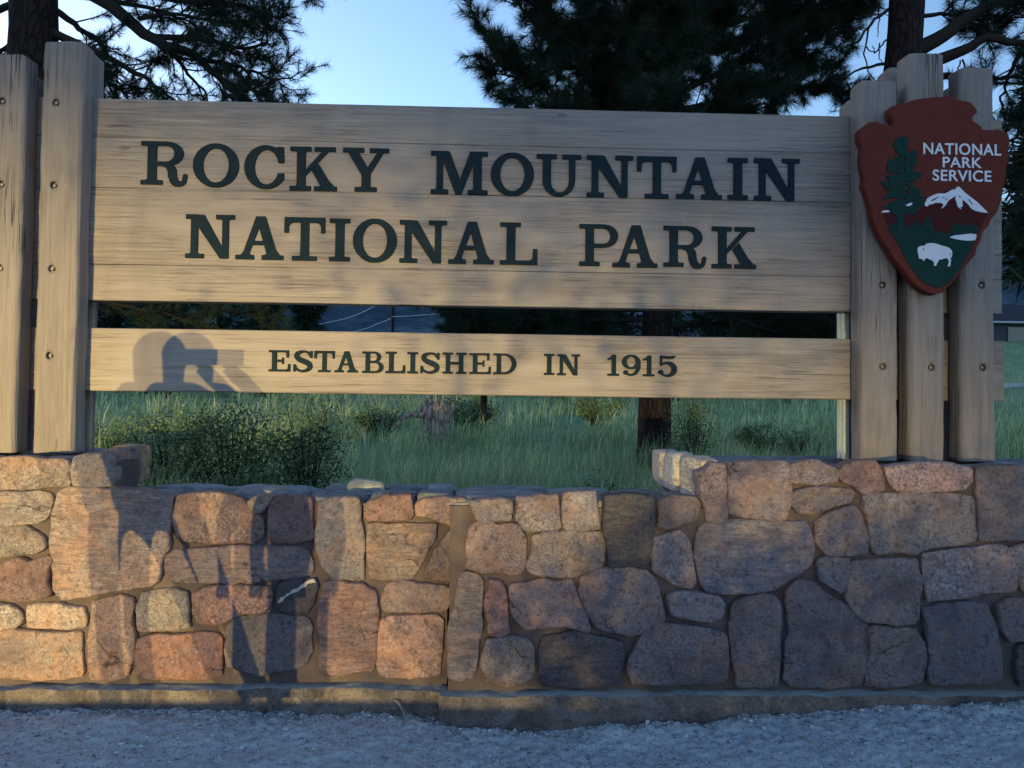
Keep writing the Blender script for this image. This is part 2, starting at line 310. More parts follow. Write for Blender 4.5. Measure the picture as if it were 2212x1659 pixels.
xs = np.r_[-900, -500, -300, np.arange(-180, -30, 12), np.arange(-30, -8, 1.5), np.arange(-8, 8, 0.3), np.arange(8, 30, 1.5), np.arange(30, 190, 12), 300, 500, 900]
tag(grid_mesh('meadow', xs, ys, terr, M['meadow']), kind='structure', label='grassy meadow rising behind the stone wall')
def ridge(x, y):
    p = np.c_[x, y, 0*x]; e = np.clip((y-700)/900, 0, 1)
    return 40+e*(330+120*fbm(p, 0.0016, 5, 41))-60*(y > 2300)
tag(grid_mesh('mountain', np.linspace(-2600, 2600, 90), np.linspace(700, 2400, 36), ridge, M['mountain']), kind='structure', label='forested blue mountain far behind the sign')

# ------------------------------------------------------------------ stone wall
wall = thing('stone_wall', (0, -0.2, 0), 'low wall of mortared pink and grey granite stones carrying the wooden sign', 'wall')
def rough_box(a, b, step, amp, freq, seed=0):
    a = np.array(a, float); b = np.array(b, float); n = np.maximum(np.ceil((b-a)/step).astype(int), 1)
    vs = []; fs = []; off = 0
    for ax in range(3):
        u, w = [k for k in range(3) if k != ax]
        for side in (0, 1):
            U, W = np.meshgrid(np.linspace(a[u], b[u], n[u]+1), np.linspace(a[w], b[w], n[w]+1)); p = np.zeros((U.size, 3))
            p[:,u] = U.ravel(); p[:,w] = W.ravel(); p[:,ax] = b[ax] if side else a[ax]; k = n[u]+1
            i = (np.arange(n[w])[:,None]*k+np.arange(n[u])[None,:]).ravel(); q = np.c_[i, i+1, i+k+1, i+k]
            flip = (side == 1) == (ax == 1)
            if flip: q = q[:,::-1]
            vs.append(p); fs.append(q+off); off += len(p)
    v = np.concatenate(vs); f = np.concatenate(fs)
    d = np.c_[fbm(v, freq, 3, seed+1), fbm(v, freq, 3, seed+2), fbm(v, freq, 3, seed+3)]*amp
    return v+d, f
def resample(P, n):
    P = np.vstack([P, P[:1]]); d = np.r_[0, np.cumsum(np.linalg.norm(np.diff(P, axis=0), axis=1))]; t = np.linspace(0, d[-1], n, endpoint=False)
    return np.c_[np.interp(t, d, P[:,0]), np.interp(t, d, P[:,1])]
def chaikin(P, k):
    Q = np.roll(P, -1, 0); return np.stack([P*(1-k)+Q*k, P*k+Q*(1-k)], 1).reshape(-1, 2)
def seg_dist(pts, P):
    A = P; B = np.roll(P, -1, 0); d = np.full(len(pts), 1e9)
    for a, b in zip(A, B):
        ab = b-a; t = np.clip(((pts-a)@ab)/(ab@ab+1e-12), 0, 1); d = np.minimum(d, np.linalg.norm(pts-(a+t[:,None]*ab), axis=1))
    return d
INSET = [0.0, 0.0022, 0.005, 0.010, 0.018, 0.030]; FRAC = [0.72, 0.55, 0.38, 0.2]
def stone_geo(P, proud, depth, seed, N=56, rnd=0.009, rough=0.0075, facets=5, grow=0.013):
    """outline in metres (u, v) -> vertices (u, v, w), w towards the viewer; a broken, faceted face"""
    P = np.asarray(P, float); rs = np.random.default_rng(seed+5)
    if np.sum(P[:,0]*np.roll(P[:,1], -1)-np.roll(P[:,0], -1)*P[:,1]) < 0: P = P[::-1]
    e = np.linalg.norm(np.roll(P, -1, 0)-P, axis=1); Q = []
    for i in range(len(P)):
        a, b, d = P[i-1], P[i], P[(i+1) % len(P)]; k0 = min(0.009/(e[i-1]+1e-9), 0.32); k1 = min(0.009/(e[i]+1e-9), 0.32)
        Q += [b+(a-b)*k0, b*0.6+0.2*(b+(a-b)*k0)+0.2*(b+(d-b)*k1), b+(d-b)*k1]
    P = resample(np.array(Q), N); c = P.mean(0); rad = P-c; rl = np.linalg.norm(rad, axis=1)[:,None]; P = P+rad/rl*grow
    nz = fbm(np.c_[P, np.full(N, seed*7.3)], 15, 4, seed, 0.62); P = P+rad/rl*nz[:,None]*0.0068; rad = P-c; rl = np.linalg.norm(rad, axis=1)[:,None]
    size = np.sqrt(abs(np.ptp(P[:,0])*np.ptp(P[:,1]))); tilt = rs.normal(0, 0.04, 2); proud = proud*rs.uniform(0.75, 1.25); cuts = []
    for k in range(facets):
        a = rs.uniform(0, 2*math.pi); d = np.array([math.cos(a), math.sin(a)]); ext = (rad@d).max(); cuts.append((d, ext*rs.uniform(0.45, 0.9), rs.uniform(0.12, 0.5)))
    ts = [1-np.minimum(q/rl[:,0], 0.22) for q in INSET]+[np.full(N, q) for q in FRAC]
    ring = [np.c_[P, np.full(N, -depth)]]
    for t in ts:
        q = c+rad*np.asarray(t)[:,None]; d = seg_dist(q, P) if np.min(t) < 1 else np.zeros(N)
        ee = np.clip(d/rnd, 0, 1); top = proud+(q-c)@tilt+rough*(fbm(np.c_[q, np.full(N, seed*3.1)], 9, 4, seed+9)+0.45*fbm(np.c_[q, np.full(N, seed)], 40, 3, seed+3))
        for (dr, off, sl) in cuts: top = np.minimum(top, proud*1.05-np.clip((q-c)@dr-off, 0, None)*sl+0.002*fbm(np.c_[q, np.full(N, seed+off)], 30, 2, seed+4))
        ring.append(np.c_[q, np.maximum(top, proud*0.25)*(0.35*(ee > 0)+0.65*np.sqrt(np.clip(1-(1-ee)**2, 0, 1)))])
    hc = ring[-1][:,2].mean(); V = np.vstack(ring+[np.array([[c[0], c[1], hc]])]); f = []; nr = len(ring)
    for i in range(nr-1):
        for j in range(N): k = (j+1) % N; f.append((i*N+j, i*N+k, (i+1)*N+k, (i+1)*N+j))
    for j in range(N): f.append(((nr-1)*N+j, (nr-1)*N+(j+1) % N, nr*N))
    return V, f
ZONES = {'A': (0, 932.6, .248), 'B': (548.6, 932.6, .248), 'C': (1097.2, 932.6, .248), 'D': (1645.8, 932.6, .256),
         'E': (0, 1261.8, .248), 'F': (548.6, 1261.8, .248), 'G': (1097.2, 1261.8, .248), 'H': (1645.8, 1261.8, .256), 'P': (0, 0, 1)}
PINK = (0.30, 0.205, 0.165); ROSE = (0.29, 0.165, 0.13); TAN = (0.33, 0.255, 0.18); GREY = (0.25, 0.225, 0.21); DARK = (0.115, 0.11, 0.115); SLATE = (0.085, 0.09, 0.10); BROWN = (0.235, 0.18, 0.14); MAUVE = (0.235, 0.185, 0.175); WARM=(0.36,0.24,0.17)
STONES = [
('A',TAN,[(-250,262),(60,238),(550,240),(590,275),(598,330),(585,455),(560,475),(200,490),(-250,508)]),
('A',(0.31,0.27,0.21),[(650,230),(720,212),(940,210),(960,260),(985,440),(970,470),(660,468),(643,440)]),
('A',(0.34,0.29,0.22),[(-250,560),(0,550),(300,525),(420,545),(430,600),(400,720),(350,790),(0,800),(-250,810)]),
('A',(0.25,0.21,0.15),[(-250,860),(60,840),(200,825),(250,860),(370,930),(380,1000),(300,1055),(0,1065),(-250,1070)]),
('A',ROSE,[(0,1170),(170,1110),(260,1140),(320,1100),(420,1080),(440,1130),(400,1290),(430,1420),(150,1470),(60,1440),(-40,1400),(-250,1390),(-250,1180)]),
('A',(0.37,0.27,0.19),[(520,520),(680,505),(1000,520),(1140,510),(1290,545),(1480,555),(1470,900),(1480,1000),(1400,1080),(1390,1280),(1320,1330),(950,1380),(560,1460),(480,1380),(470,1080),(440,960),(480,620)]),
('A',(0.25,0.17,0.13),[(1550,560),(1700,540),(1870,560),(2080,580),(2180,690),(2260,750),(2280,850),(2262,930),(2200,950),(1970,955),(1700,945),(1550,920),(1535,800)]),
('B',TAN,[(-30,610),(60,575),(150,575),(100,640),(60,695),(10,690),(-20,650)]),
('B',(0.27,0.155,0.13),[(150,600),(350,570),(470,580),(495,640),(500,930),(400,950),(170,950),(130,920),(140,700)]),
('A',(0.34,0.25,0.21),[(1440,1090),(1520,1030),(2000,1005),(2600,1000),(2680,1040),(2710,1120),(2710,1230),(2650,1260),(2350,1290),(2000,1305),(1600,1310),(1480,1290),(1440,1200)]),
('B',GREY,[(570,640),(700,590),(900,600),(930,680),(920,800),(950,900),(945,1270),(880,1290),(800,1270),(700,1285),(620,1190),(570,1060),(550,900)]),
('B',ROSE,[(1000,620),(1150,565),(1350,560),(1375,690),(1340,760),(1000,770),(970,720)]),
('B',WARM,[(1415,620),(1500,580),(1830,585),(1855,620),(1850,830),(1720,800),(1540,740),(1440,735),(1415,680)]),
('B',(0.33,0.24,0.18),[(1010,810),(1300,805),(1595,805),(1560,950),(1450,1130),(1380,1260),(1250,1280),(1010,1270),(1000,1000)]),
('B',BROWN,[(1690,870),(1820,880),(1800,960),(1720,1290),(1560,1270),(1490,1240),(1580,1050)]),
('B',(0.36,0.26,0.2),[(1140,1400),(1180,1330),(1300,1310),(1420,1335),(1660,1345),(1700,1370),(1690,1520),(1660,1560),(1300,1560),(1150,1560),(1120,1500)]),
('B',(0.35,0.21,0.165),[(610,1325),(900,1325),(1040,1390),(1070,1500),(1070,1700),(1045,1850),(1055,1950),(1020,2080),(900,2070),(850,2095),(580,2085),(570,2000),(600,1800),(580,1650),(580,1500)]),
('F',(0.36,0.235,0.18),[(1110,330),(1160,290),(1400,280),(1590,285),(1640,330),(1635,450),(1610,700),(1610,780),(1500,800),(1120,795),(1090,700),(1090,420)]),
('B',SLATE,[(210,1340),(330,1290),(540,1290),(550,1360),(500,1500),(450,1590),(260,1570),(200,1500)]),
('A',(0.30,0.17,0.125),[(1700,1410),(1800,1360),(2000,1340),(2200,1350),(2330,1360),(2355,1430),(2340,1540),(2280,1580),(2100,1570),(1950,1650),(1850,1680),(1740,1660),(1690,1560)]),
('F',(0.185,0.165,0.165),[(-220,360),(-150,290),(60,280),(300,290),(450,310),(480,400),(490,600),(430,690),(300,730),(50,775),(-100,745),(-230,700),(-225,500)]),
('E',(0.38,0.31,0.2),[(-250,195),(50,190),(140,220),(180,290),(185,340),(120,370),(0,380),(-250,380)]),
('E',(0.37,0.30,0.2),[(255,195),(400,180),(710,205),(735,280),(730,375),(260,370)]),
('E',(0.35,0.23,0.165),[(810,160),(870,155),(1050,110),(1155,135),(1165,210),(1140,330),(1170,480),(1155,680),(1110,790),(1000,810),(800,805),(790,650),(800,400)]),
('E',(0.31,0.26,0.19),[(1240,80),(1450,65),(1620,75),(1640,180),(1650,380),(1450,385),(1230,395),(1215,300)]),
('E',(0.35,0.25,0.165),[(-250,430),(100,400),(300,425),(560,430),(700,415),(690,600),(705,800),(400,820),(-250,810)]),
('E',(0.33,0.175,0.135),[(1215,480),(1300,450),(1850,440),(1910,480),(1920,780),(1850,810),(1300,820),(1180,770),(1200,650)]),
# right section
('B',GREY,[(1890,610),(2230,600),(2235,770),(2000,780),(1940,740)]),
('C',(0.27,0.215,0.175),[(85,575),(410,560),(425,700),(440,830),(350,850),(150,850),(85,750)]),
('C',GREY,[(490,560),(760,530),(770,700),(795,830),(640,855),(500,840),(485,700)]),
('C',SLATE,[(850,580),(1000,570),(1250,575),(1265,640),(1250,900),(1235,1100),(1225,1160),(1100,1165),(880,1155),(870,950),(840,830)]),
('C',BROWN,[(1330,610),(1440,575),(1640,580),(1665,640),(1620,770),(1500,790),(1420,840),(1310,825),(1325,700)]),
('C',MAUVE,[(1690,350),(1780,285),(1880,300),(1895,400),(1895,740),(1850,765),(1730,760),(1715,640),(1685,560),(1655,370)]),
('C',(0.27,0.215,0.20),[(1930,280),(2200,265),(2420,270),(2440,330),(2455,600),(2430,700),(2380,770),(2000,720),(1935,700)]),
('B',(0.245,0.175,0.15),[(1900,830),(2000,800),(2300,820),(2330,880),(2370,1000),(2350,1180),(2280,1230),(1990,1210),(1860,1180),(1880,950)]),
('C',(0.25,0.205,0.16),[(210,910),(400,880),(800,880),(830,920),(830,1120),(780,1180),(560,1250),(300,1240),(190,1220),(170,1150),(230,1050)]),
('C',(0.235,0.20,0.195),[(1260,950),(1350,930),(1510,870),(1580,960),(1600,1150),(1640,1300),(1590,1360),(1450,1310),(1290,1210),(1255,1100)]),
('C',(0.27,0.24,0.235),[(1650,900),(1700,820),(1850,780),(2300,785),(2590,790),(2620,900),(2660,960),(2655,1080),(2600,1180),(2450,1260),(2250,1370),(1900,1400),(1740,1390),(1670,1270),(1640,1100)]),
('C',(0.255,0.20,0.175),[(640,1280),(800,1210),(1000,1200),(1200,1215),(1290,1300),(1340,1500),(1365,1600),(1350,1660),(1200,1720),(1050,1770),(780,1700),(700,1560),(630,1400)]),
('C',(0.265,0.195,0.18),[(30,1330),(300,1305),(540,1310),(600,1440),(660,1580),(710,1720),(690,1750),(500,1680),(150,1710),(60,1600),(20,1450)]),
('C',(0.27,0.235,0.22),[(1400,1420),(1500,1385),(1700,1410),(1820,1430),(1865,1500),(1840,1600),(1760,1650),(1560,1610),(1440,1590),(1390,1480)]),
('F',(0.26,0.21,0.18),[(1790,-60),(1850,-100),(1950,-60),(2000,0),(1985,150),(1960,400),(1940,700),(1900,790),(1780,820),(1690,800),(1700,500),(1740,250),(1760,100)]),
('F',ROSE,[(2050,-30),(2150,-20),(2195,60),(2205,300),(2230,410),(2180,430),(2040,420),(2030,200)]),
('G',(0.21,0.185,0.165),[(-190,490),(-60,470),(100,475),(190,500),(215,560),(205,800),(170,840),(0,870),(-180,840),(-215,700)]),
('G',DARK,[(310,470),(600,430),(850,480),(1000,520),(985,640),(970,800),(930,860),(600,885),(320,880),(285,750),(280,600)]),
('G',(0.185,0.155,0.15),[(1060,650),(1130,520),(1230,380),(1380,360),(1700,390),(1880,430),(1895,550),(1900,850),(1700,860),(1350,865),(1100,850),(1050,750)]),
('G',(0.20,0.165,0.155),[(1960,210),(2060,130),(2200,100),(2330,110),(2375,180),(2370,350),(2350,600),(2340,860),(2200,875),(1990,870),(1970,700),(1945,400)]),
('D',(0.225,0.19,0.18),[(250,275),(450,265),(600,300),(640,350),(620,420),(500,430),(260,430)]),
('D',(0.29,0.185,0.155),[(650,340),(760,270),(950,245),(975,300),(1030,460),(1030,490),(870,510),(780,460),(690,420)]),
('D',(0.38,0.245,0.19),[(1060,300),(1300,275),(1600,275),(1750,310),(1760,420),(1700,490),(1400,500),(1150,500),(1090,430),(1055,350)]),
('D',(0.215,0.185,0.175),[(1820,310),(2000,300),(2350,310),(2350,900),(1850,905),(1830,600),(1810,400)]),
('D',(0.215,0.19,0.185),[(270,500),(400,480),(720,480),(770,520),(740,590),(560,640),(430,680),(330,680),(250,580)]),
('D',(0.25,0.215,0.185),[(850,530),(1200,520),(1600,530),(1780,560),(1800,920),(1600,950),(1350,970),(1280,1030),(1150,1010),(970,1030),(920,930),(900,770)]),
('D',(0.24,0.195,0.18),[(460,760),(600,680),(770,640),(830,720),(870,850),(860,1010),(700,1030),(540,1025),(480,930)]),
('D',(0.17,0.185,0.19),[(480,1090),(600,1065),(715,1085),(720,1180),(690,1330),(650,1340),(500,1240)]),
('D',(0.255,0.195,0.165),[(770,1100),(900,1095),(1290,1080),(1310,1180),(1345,1300),(1320,1400),(1310,1550),(1280,1600),(1150,1615),(880,1590),(780,1510),(720,1400),(740,1250)]),
('D',(0.265,0.22,0.2),[(1370,1030),(1600,1005),(1850,975),(2050,970),(2090,1050),(2150,1280),(2130,1350),(1900,1350),(1500,1420),(1410,1430),(1380,1250)]),
('D',(0.25,0.205,0.18),[(2090,990),(2212,960),(2500,950),(2500,1380),(2212,1340),(2150,1190)]),
('H',(0.155,0.15,0.16),[(1365,220),(1550,170),(1800,160),(1890,180),(1940,280),(1980,380),(1990,600),(2010,790),(1900,830),(1500,840),(1420,820),(1400,400)]),
('H',(0.20,0.17,0.165),[(200,60),(300,-20),(430,-10),(560,110),(750,220),(870,340),(935,470),(890,640),(850,740),(840,840),(600,860),(250,850),(190,780),(230,400)]),
('H',(0.20,0.165,0.15),[(900,400),(950,350),(1100,370),(1280,390),(1340,500),(1370,620),(1350,800),(1200,850),(950,860),(870,850),(880,700),(930,550)]),
('H',(0.19,0.165,0.165),[(2000,180),(2100,130),(2350,120),(2350,460),(2100,470),(2030,400)]),
('H',DARK,[(2160,540),(2350,500),(2350,830),(2180,850),(2150,700)]),
]
stone_objs = []
def add_stone(V, f, origin, axes, colour, name='stone', mat='stone'):
    u, v, w = [np.array(a, float) for a in axes]
    W = np.asarray(origin)+V[:,:1]*u+V[:,1:2]*v+V[:,2:3]*w
    o = mesh(name, W, f, M[mat], wall, True); g_ = sum(colour)/3; o.color = (*[c*0.62+g_*0.38 for c in colour], 1); o.data.set_sharp_from_angle(angle=R(38)); stone_objs.append(o); return o
RIGHT_FROM = 27
for k, (zn, colr, poly) in enumerate(STONES):
    ox, oy, s = ZONES[zn]; Y = WL if k < RIGHT_FROM else WR
    P = []
    for (a, b) in poly:
        q = px(ox+a*s, oy+b*s, Y-0.012); P.append((q.x, q.z))
    V, f = stone_geo(P, 0.028, 0.06, 100+k)
    add_stone(V, f, (0, Y-0.004, 0), ((1, 0, 0), (0, 0, 1), (0, -1, 0)), tuple(q*((1.42 if k in (2, 3, 5, 21, 22, 25) else 1.14) if k < RIGHT_FROM else 1.28) for q in colr))  # far-left stones lightened most: headlight brightness put into their base colour
# heights of the courses
Z_LOW = px(900, 1072, WL).z; Z_HI = px(1850, 1001, WR).z; Z_PL = px(900, 1480, WL).z
X_STEP = px(968, 1300, WR).x; X_PIER_L = px(252, 1020, WL).x; X_PIER_R = px(1512, 1030, WR).x
XL, XR = -3.3, 3.5; BACK_HI, BACK_LOW = 0.34, 0.13
vein = lambda zn, pts, Y, name: None
# mortar cores
def core(name, boxes, seed):
    vs, fs, off = [], [], 0
    for a, b in boxes:
        v, f = rough_box(a, b, 0.020, 0.008, 11, seed); vs.append(v); fs.append(f+off); off += len(v)
    return mesh(name, np.concatenate(vs), np.concatenate(fs), M['mortar'], wall, True)
core('mortar', [((XL, WL+0.010, -0.2), (X_STEP-0.003, BACK_LOW, Z_LOW-0.035)), ((XL, WL+0.013, Z_LOW-0.05), (X_PIER_L-0.005, -0.18, Z_HI-0.03)), ((XL, -0.2, Z_LOW-0.05), (px(292, 1020, 0.25).x-0.05, BACK_HI, Z_HI-0.034))], 3)
core('mortar', [((X_STEP+0.004, WR+0.010, -0.2), (XR, BACK_LOW+0.006, Z_LOW-0.033)), ((X_PIER_R+0.02, WR+0.013, Z_LOW-0.05), (XR, BACK_HI, Z_HI-0.03))], 5)
# plinth courses at the foot
for (a, b, y, seed) in ((XL, X_STEP-0.006, WL, 61), (X_STEP-0.03, XR, WR, 67)):
    v, f = rough_box((a, y-0.068, -0.15), (b, y+0.05, Z_PL+0.004), 0.016, 0.008, 9, seed); mesh('plinth', v, f, M['plinth'], wall, True)
# quartz veins on two stones
for zn, pts, Y, rad in (('B', [(215,1490),(260,1440),(330,1400),(400,1360),(470,1310),(535,1295)], WL, 0.009), ('A', [(1745,1590),(1800,1545),(1880,1500),(1930,1460),(1960,1420),(2010,1380)], WL, 0.006), ('A', [(240,1215),(265,1290),(300,1300),(330,1270),(360,1290)], WL, 0.006)):
    ox, oy, s = ZONES[zn]; P = spline([px(ox+a*s, oy+b*s, Y-0.026) for a, b in pts], 18)
    v, f = tube(P, rad*(0.7+0.6*rng.random(18)), 8); v[:,1] = Y-0.026+(v[:,1]-Y+0.026)*0.45; v += 0.002*rng.normal(size=v.shape); mesh('quartz_vein', v, f, M['vein'], wall, True)
# cap stones along the top of the low wall and on the two raised ends
def cap(x0, x1, y0, y1, z, th, colr, seed, mat='cap', jit=0.02):
    rs = np.random.default_rng(seed); n = 5
    P = [(x0+(x1-x0)*t, y0+rs.normal(0, jit*0.5)) for t in np.linspace(0.04, 0.96, n)]+[(x1+rs.normal(0, jit*0.4), y0+(y1-y0)*t) for t in (0.3, 0.7)]
    P += [(x0+(x1-x0)*t, y1+rs.normal(0, jit*0.6)) for t in np.linspace(0.96, 0.04, n)]+[(x0+rs.normal(0, jit*0.4), y0+(y1-y0)*t) for t in (0.7, 0.3)]
    V, f = stone_geo(P, th, 0.04, seed, 40, 0.012, 0.010, 3, 0.003)
    return add_stone(V, f, (0, 0, z), ((1, 0, 0), (0, 1, 0), (0, 0, 1)), colr, 'cap_stone', mat)
sd = 400
def cap_run(x0, x1, rows, z, cols, wmin, wmax, th):
    global sd
    for (ya, yb) in rows:
        x = x0
        while x < x1-0.05:
            w = min(random.uniform(wmin, wmax), x1-x)
            if x1-(x+w) < 0.1: w = x1-x
            sd += 1; c = random.choice(cols); cap(x+0.004, x+w-0.004, ya+0.004, yb-0.004, z+random.uniform(-0.012, 0.008), th*random.uniform(0.7, 1.5), c, sd); x += w
CC = [(0.27, 0.265, 0.26), (0.22, 0.225, 0.23), (0.31, 0.30, 0.28), (0.25, 0.22, 0.205), (0.19, 0.20, 0.215)]
cap_run(X_PIER_L-0.25, X_STEP, ((WL+0.035, -0.2), (-0.2, -0.02), (-0.02, BACK_LOW+0.03)), Z_LOW-0.035, CC, 0.2, 0.5, 0.026)
cap_run(X_STEP+0.01, X_PIER_R+0.05, ((WR+0.035, -0.27), (-0.27, -0.06), (-0.06, BACK_LOW+0.03)), Z_LOW-0.035, CC, 0.2, 0.5, 0.026)
cap_run(XL, X_PIER_L-0.08, ((WL+0.07, -0.14),), Z_HI-0.036, CC, 0.35, 0.7, 0.014)
cap_run(XL, px(280, 1010, 0.1).x-0.1, ((-0.14, 0.1), (0.1, BACK_HI)), Z_HI-0.036, CC, 0.35, 0.7, 0.014)
cap_run(X_PIER_R+0.03, XR, ((WR+0.075, -0.14), (-0.14, 0.1), (0.1, BACK_HI)), Z_HI-0.036, CC, 0.35, 0.7, 0.014)
# loose rounded stone on the low wall, pale
q = px(790, 1052, -0.02); V, f = stone_geo([(q.x+0.10*math.cos(a), -0.01+0.085*math.sin(a)) for a in np.arange(12)*math.pi/6], 0.05, 0.04, 771, 40, 0.06, 0.006, 2, 0.0); add_stone(V, f, (0, 0, Z_LOW-0.022), ((1, 0, 0), (0, 1, 0), (0, 0, 1)), (0.36, 0.35, 0.29), 'cap_stone', 'cap')
# stones in the ends of the raised parts (facing along the wall)
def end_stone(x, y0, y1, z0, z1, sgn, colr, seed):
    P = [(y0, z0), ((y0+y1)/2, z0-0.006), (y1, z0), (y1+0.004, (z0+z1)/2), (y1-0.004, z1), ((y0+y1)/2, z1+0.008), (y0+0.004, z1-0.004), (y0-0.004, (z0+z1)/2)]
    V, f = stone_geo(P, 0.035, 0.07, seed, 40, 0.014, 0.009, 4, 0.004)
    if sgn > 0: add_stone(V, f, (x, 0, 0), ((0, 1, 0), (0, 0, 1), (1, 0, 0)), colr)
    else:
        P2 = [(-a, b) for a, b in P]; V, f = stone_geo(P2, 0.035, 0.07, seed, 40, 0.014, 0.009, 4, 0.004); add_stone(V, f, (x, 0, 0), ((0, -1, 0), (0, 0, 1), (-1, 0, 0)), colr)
ze0, ze1 = Z_LOW-0.005, Z_HI+0.004
for (a, b, c, s, xe) in ((-0.38, -0.19, (0.38, 0.29, 0.2), 801, px(268, 1015, -0.28).x), (-0.17, 0.06, (0.36, 0.25, 0.17), 802, px(286, 1012, -0.05).x), (0.08, 0.33, (0.7, 0.42, 0.16), 803, px(304, 1010, 0.2).x)): end_stone(xe-0.035, a, b, ze0, ze1, 1, c, s)  # warm light put into these base colours, most orange on the rearmost stone
for (a, b, c, s, dx) in ((-0.44, -0.13, (0.95, 0.95, 0.62), 811, 0.0), (-0.11, 0.12, (0.85, 0.87, 0.62), 812, 0.02), (0.14, 0.33, (0.7, 0.7, 0.55), 813, 0.04)): end_stone(X_PIER_R+0.03-dx, a, b, ze0, ze1, -1, c, s)  # pale yellow base colours stand in for dusk glow on the left-facing ends

# ------------------------------------------------------------------ letters: outlines drawn as shapes, traced to contours
RES, PAD = 150, 0.1
class G:
    def __init__(s, w):
        s.w = w; s.nx = int((w+2*PAD)*RES)+1; s.ny = int((1+2*PAD)*RES)+1
        s.X, s.Y = np.meshgrid(np.arange(s.nx)/RES-PAD, np.arange(s.ny)/RES-PAD); s.m = np.zeros((s.ny, s.nx), bool)
    def put(s, k, add=True): s.m = (s.m | k) if add else (s.m & ~k); return s
    def rect(s, x0, y0, x1, y1, add=True): return s.put((s.X >= x0) & (s.X <= x1) & (s.Y >= y0) & (s.Y <= y1), add)
    def poly(s, P, add=True): return s.put(inpoly(s.X, s.Y, P), add)
    def ell_m(s, cx, cy, rx, ry): return ((s.X-cx)/rx)**2+((s.Y-cy)/ry)**2 <= 1
    def ell(s, cx, cy, rx, ry, add=True): return s.put(s.ell_m(cx, cy, rx, ry), add)
    def fil(s, x, y, b, sx, sy):                    # concave bracket in the corner (x, y)
        u = (s.X-x)*sx; v = (s.Y-y)*sy
        return s.put((u >= -0.01) & (v >= -0.01) & (u <= b) & (v <= b) & ((u-b)**2+(v-b)**2 >= b*b))
    def stem(s, x0, x1, l, r, top=True, bot=True, T=0.1, b=0.05):
        s.rect(x0, 0, x1, 1)
        for on, y0, y1, ye, sy in ((bot, 0, T, T, 1), (top, 1-T, 1, 1-T, -1)):
            if on:
                s.rect(x0-l, y0, x1+r, y1)
                if l > b: s.fil(x0, ye, b, -1, sy)
                if r > b: s.fil(x1, ye, b, 1, sy)
        return s
    def stroke(s, P, r, add=True):
        n = 60; Q = spline([(a, b, 0) for a, b in P], n); rr = np.interp(np.linspace(0, 1, n), np.linspace(0, 1, len(r)), r)
        k = np.zeros_like(s.m)
        for (x, y, _), q in zip(Q, rr): k |= (s.X-x)**2+(s.Y-y)**2 <= q*q
        return s.put(k, add)
def inpoly(X, Y, P):
    k = np.zeros(X.shape, bool); n = len(P)
    for i in range(n):
        (x0, y0), (x1, y1) = P[i], P[(i+1) % n]
        if y0 == y1: continue
        c = ((y0 > Y) != (y1 > Y)) & (X < (x1-x0)*(Y-y0)/(y1-y0)+x0); k ^= c
    return k
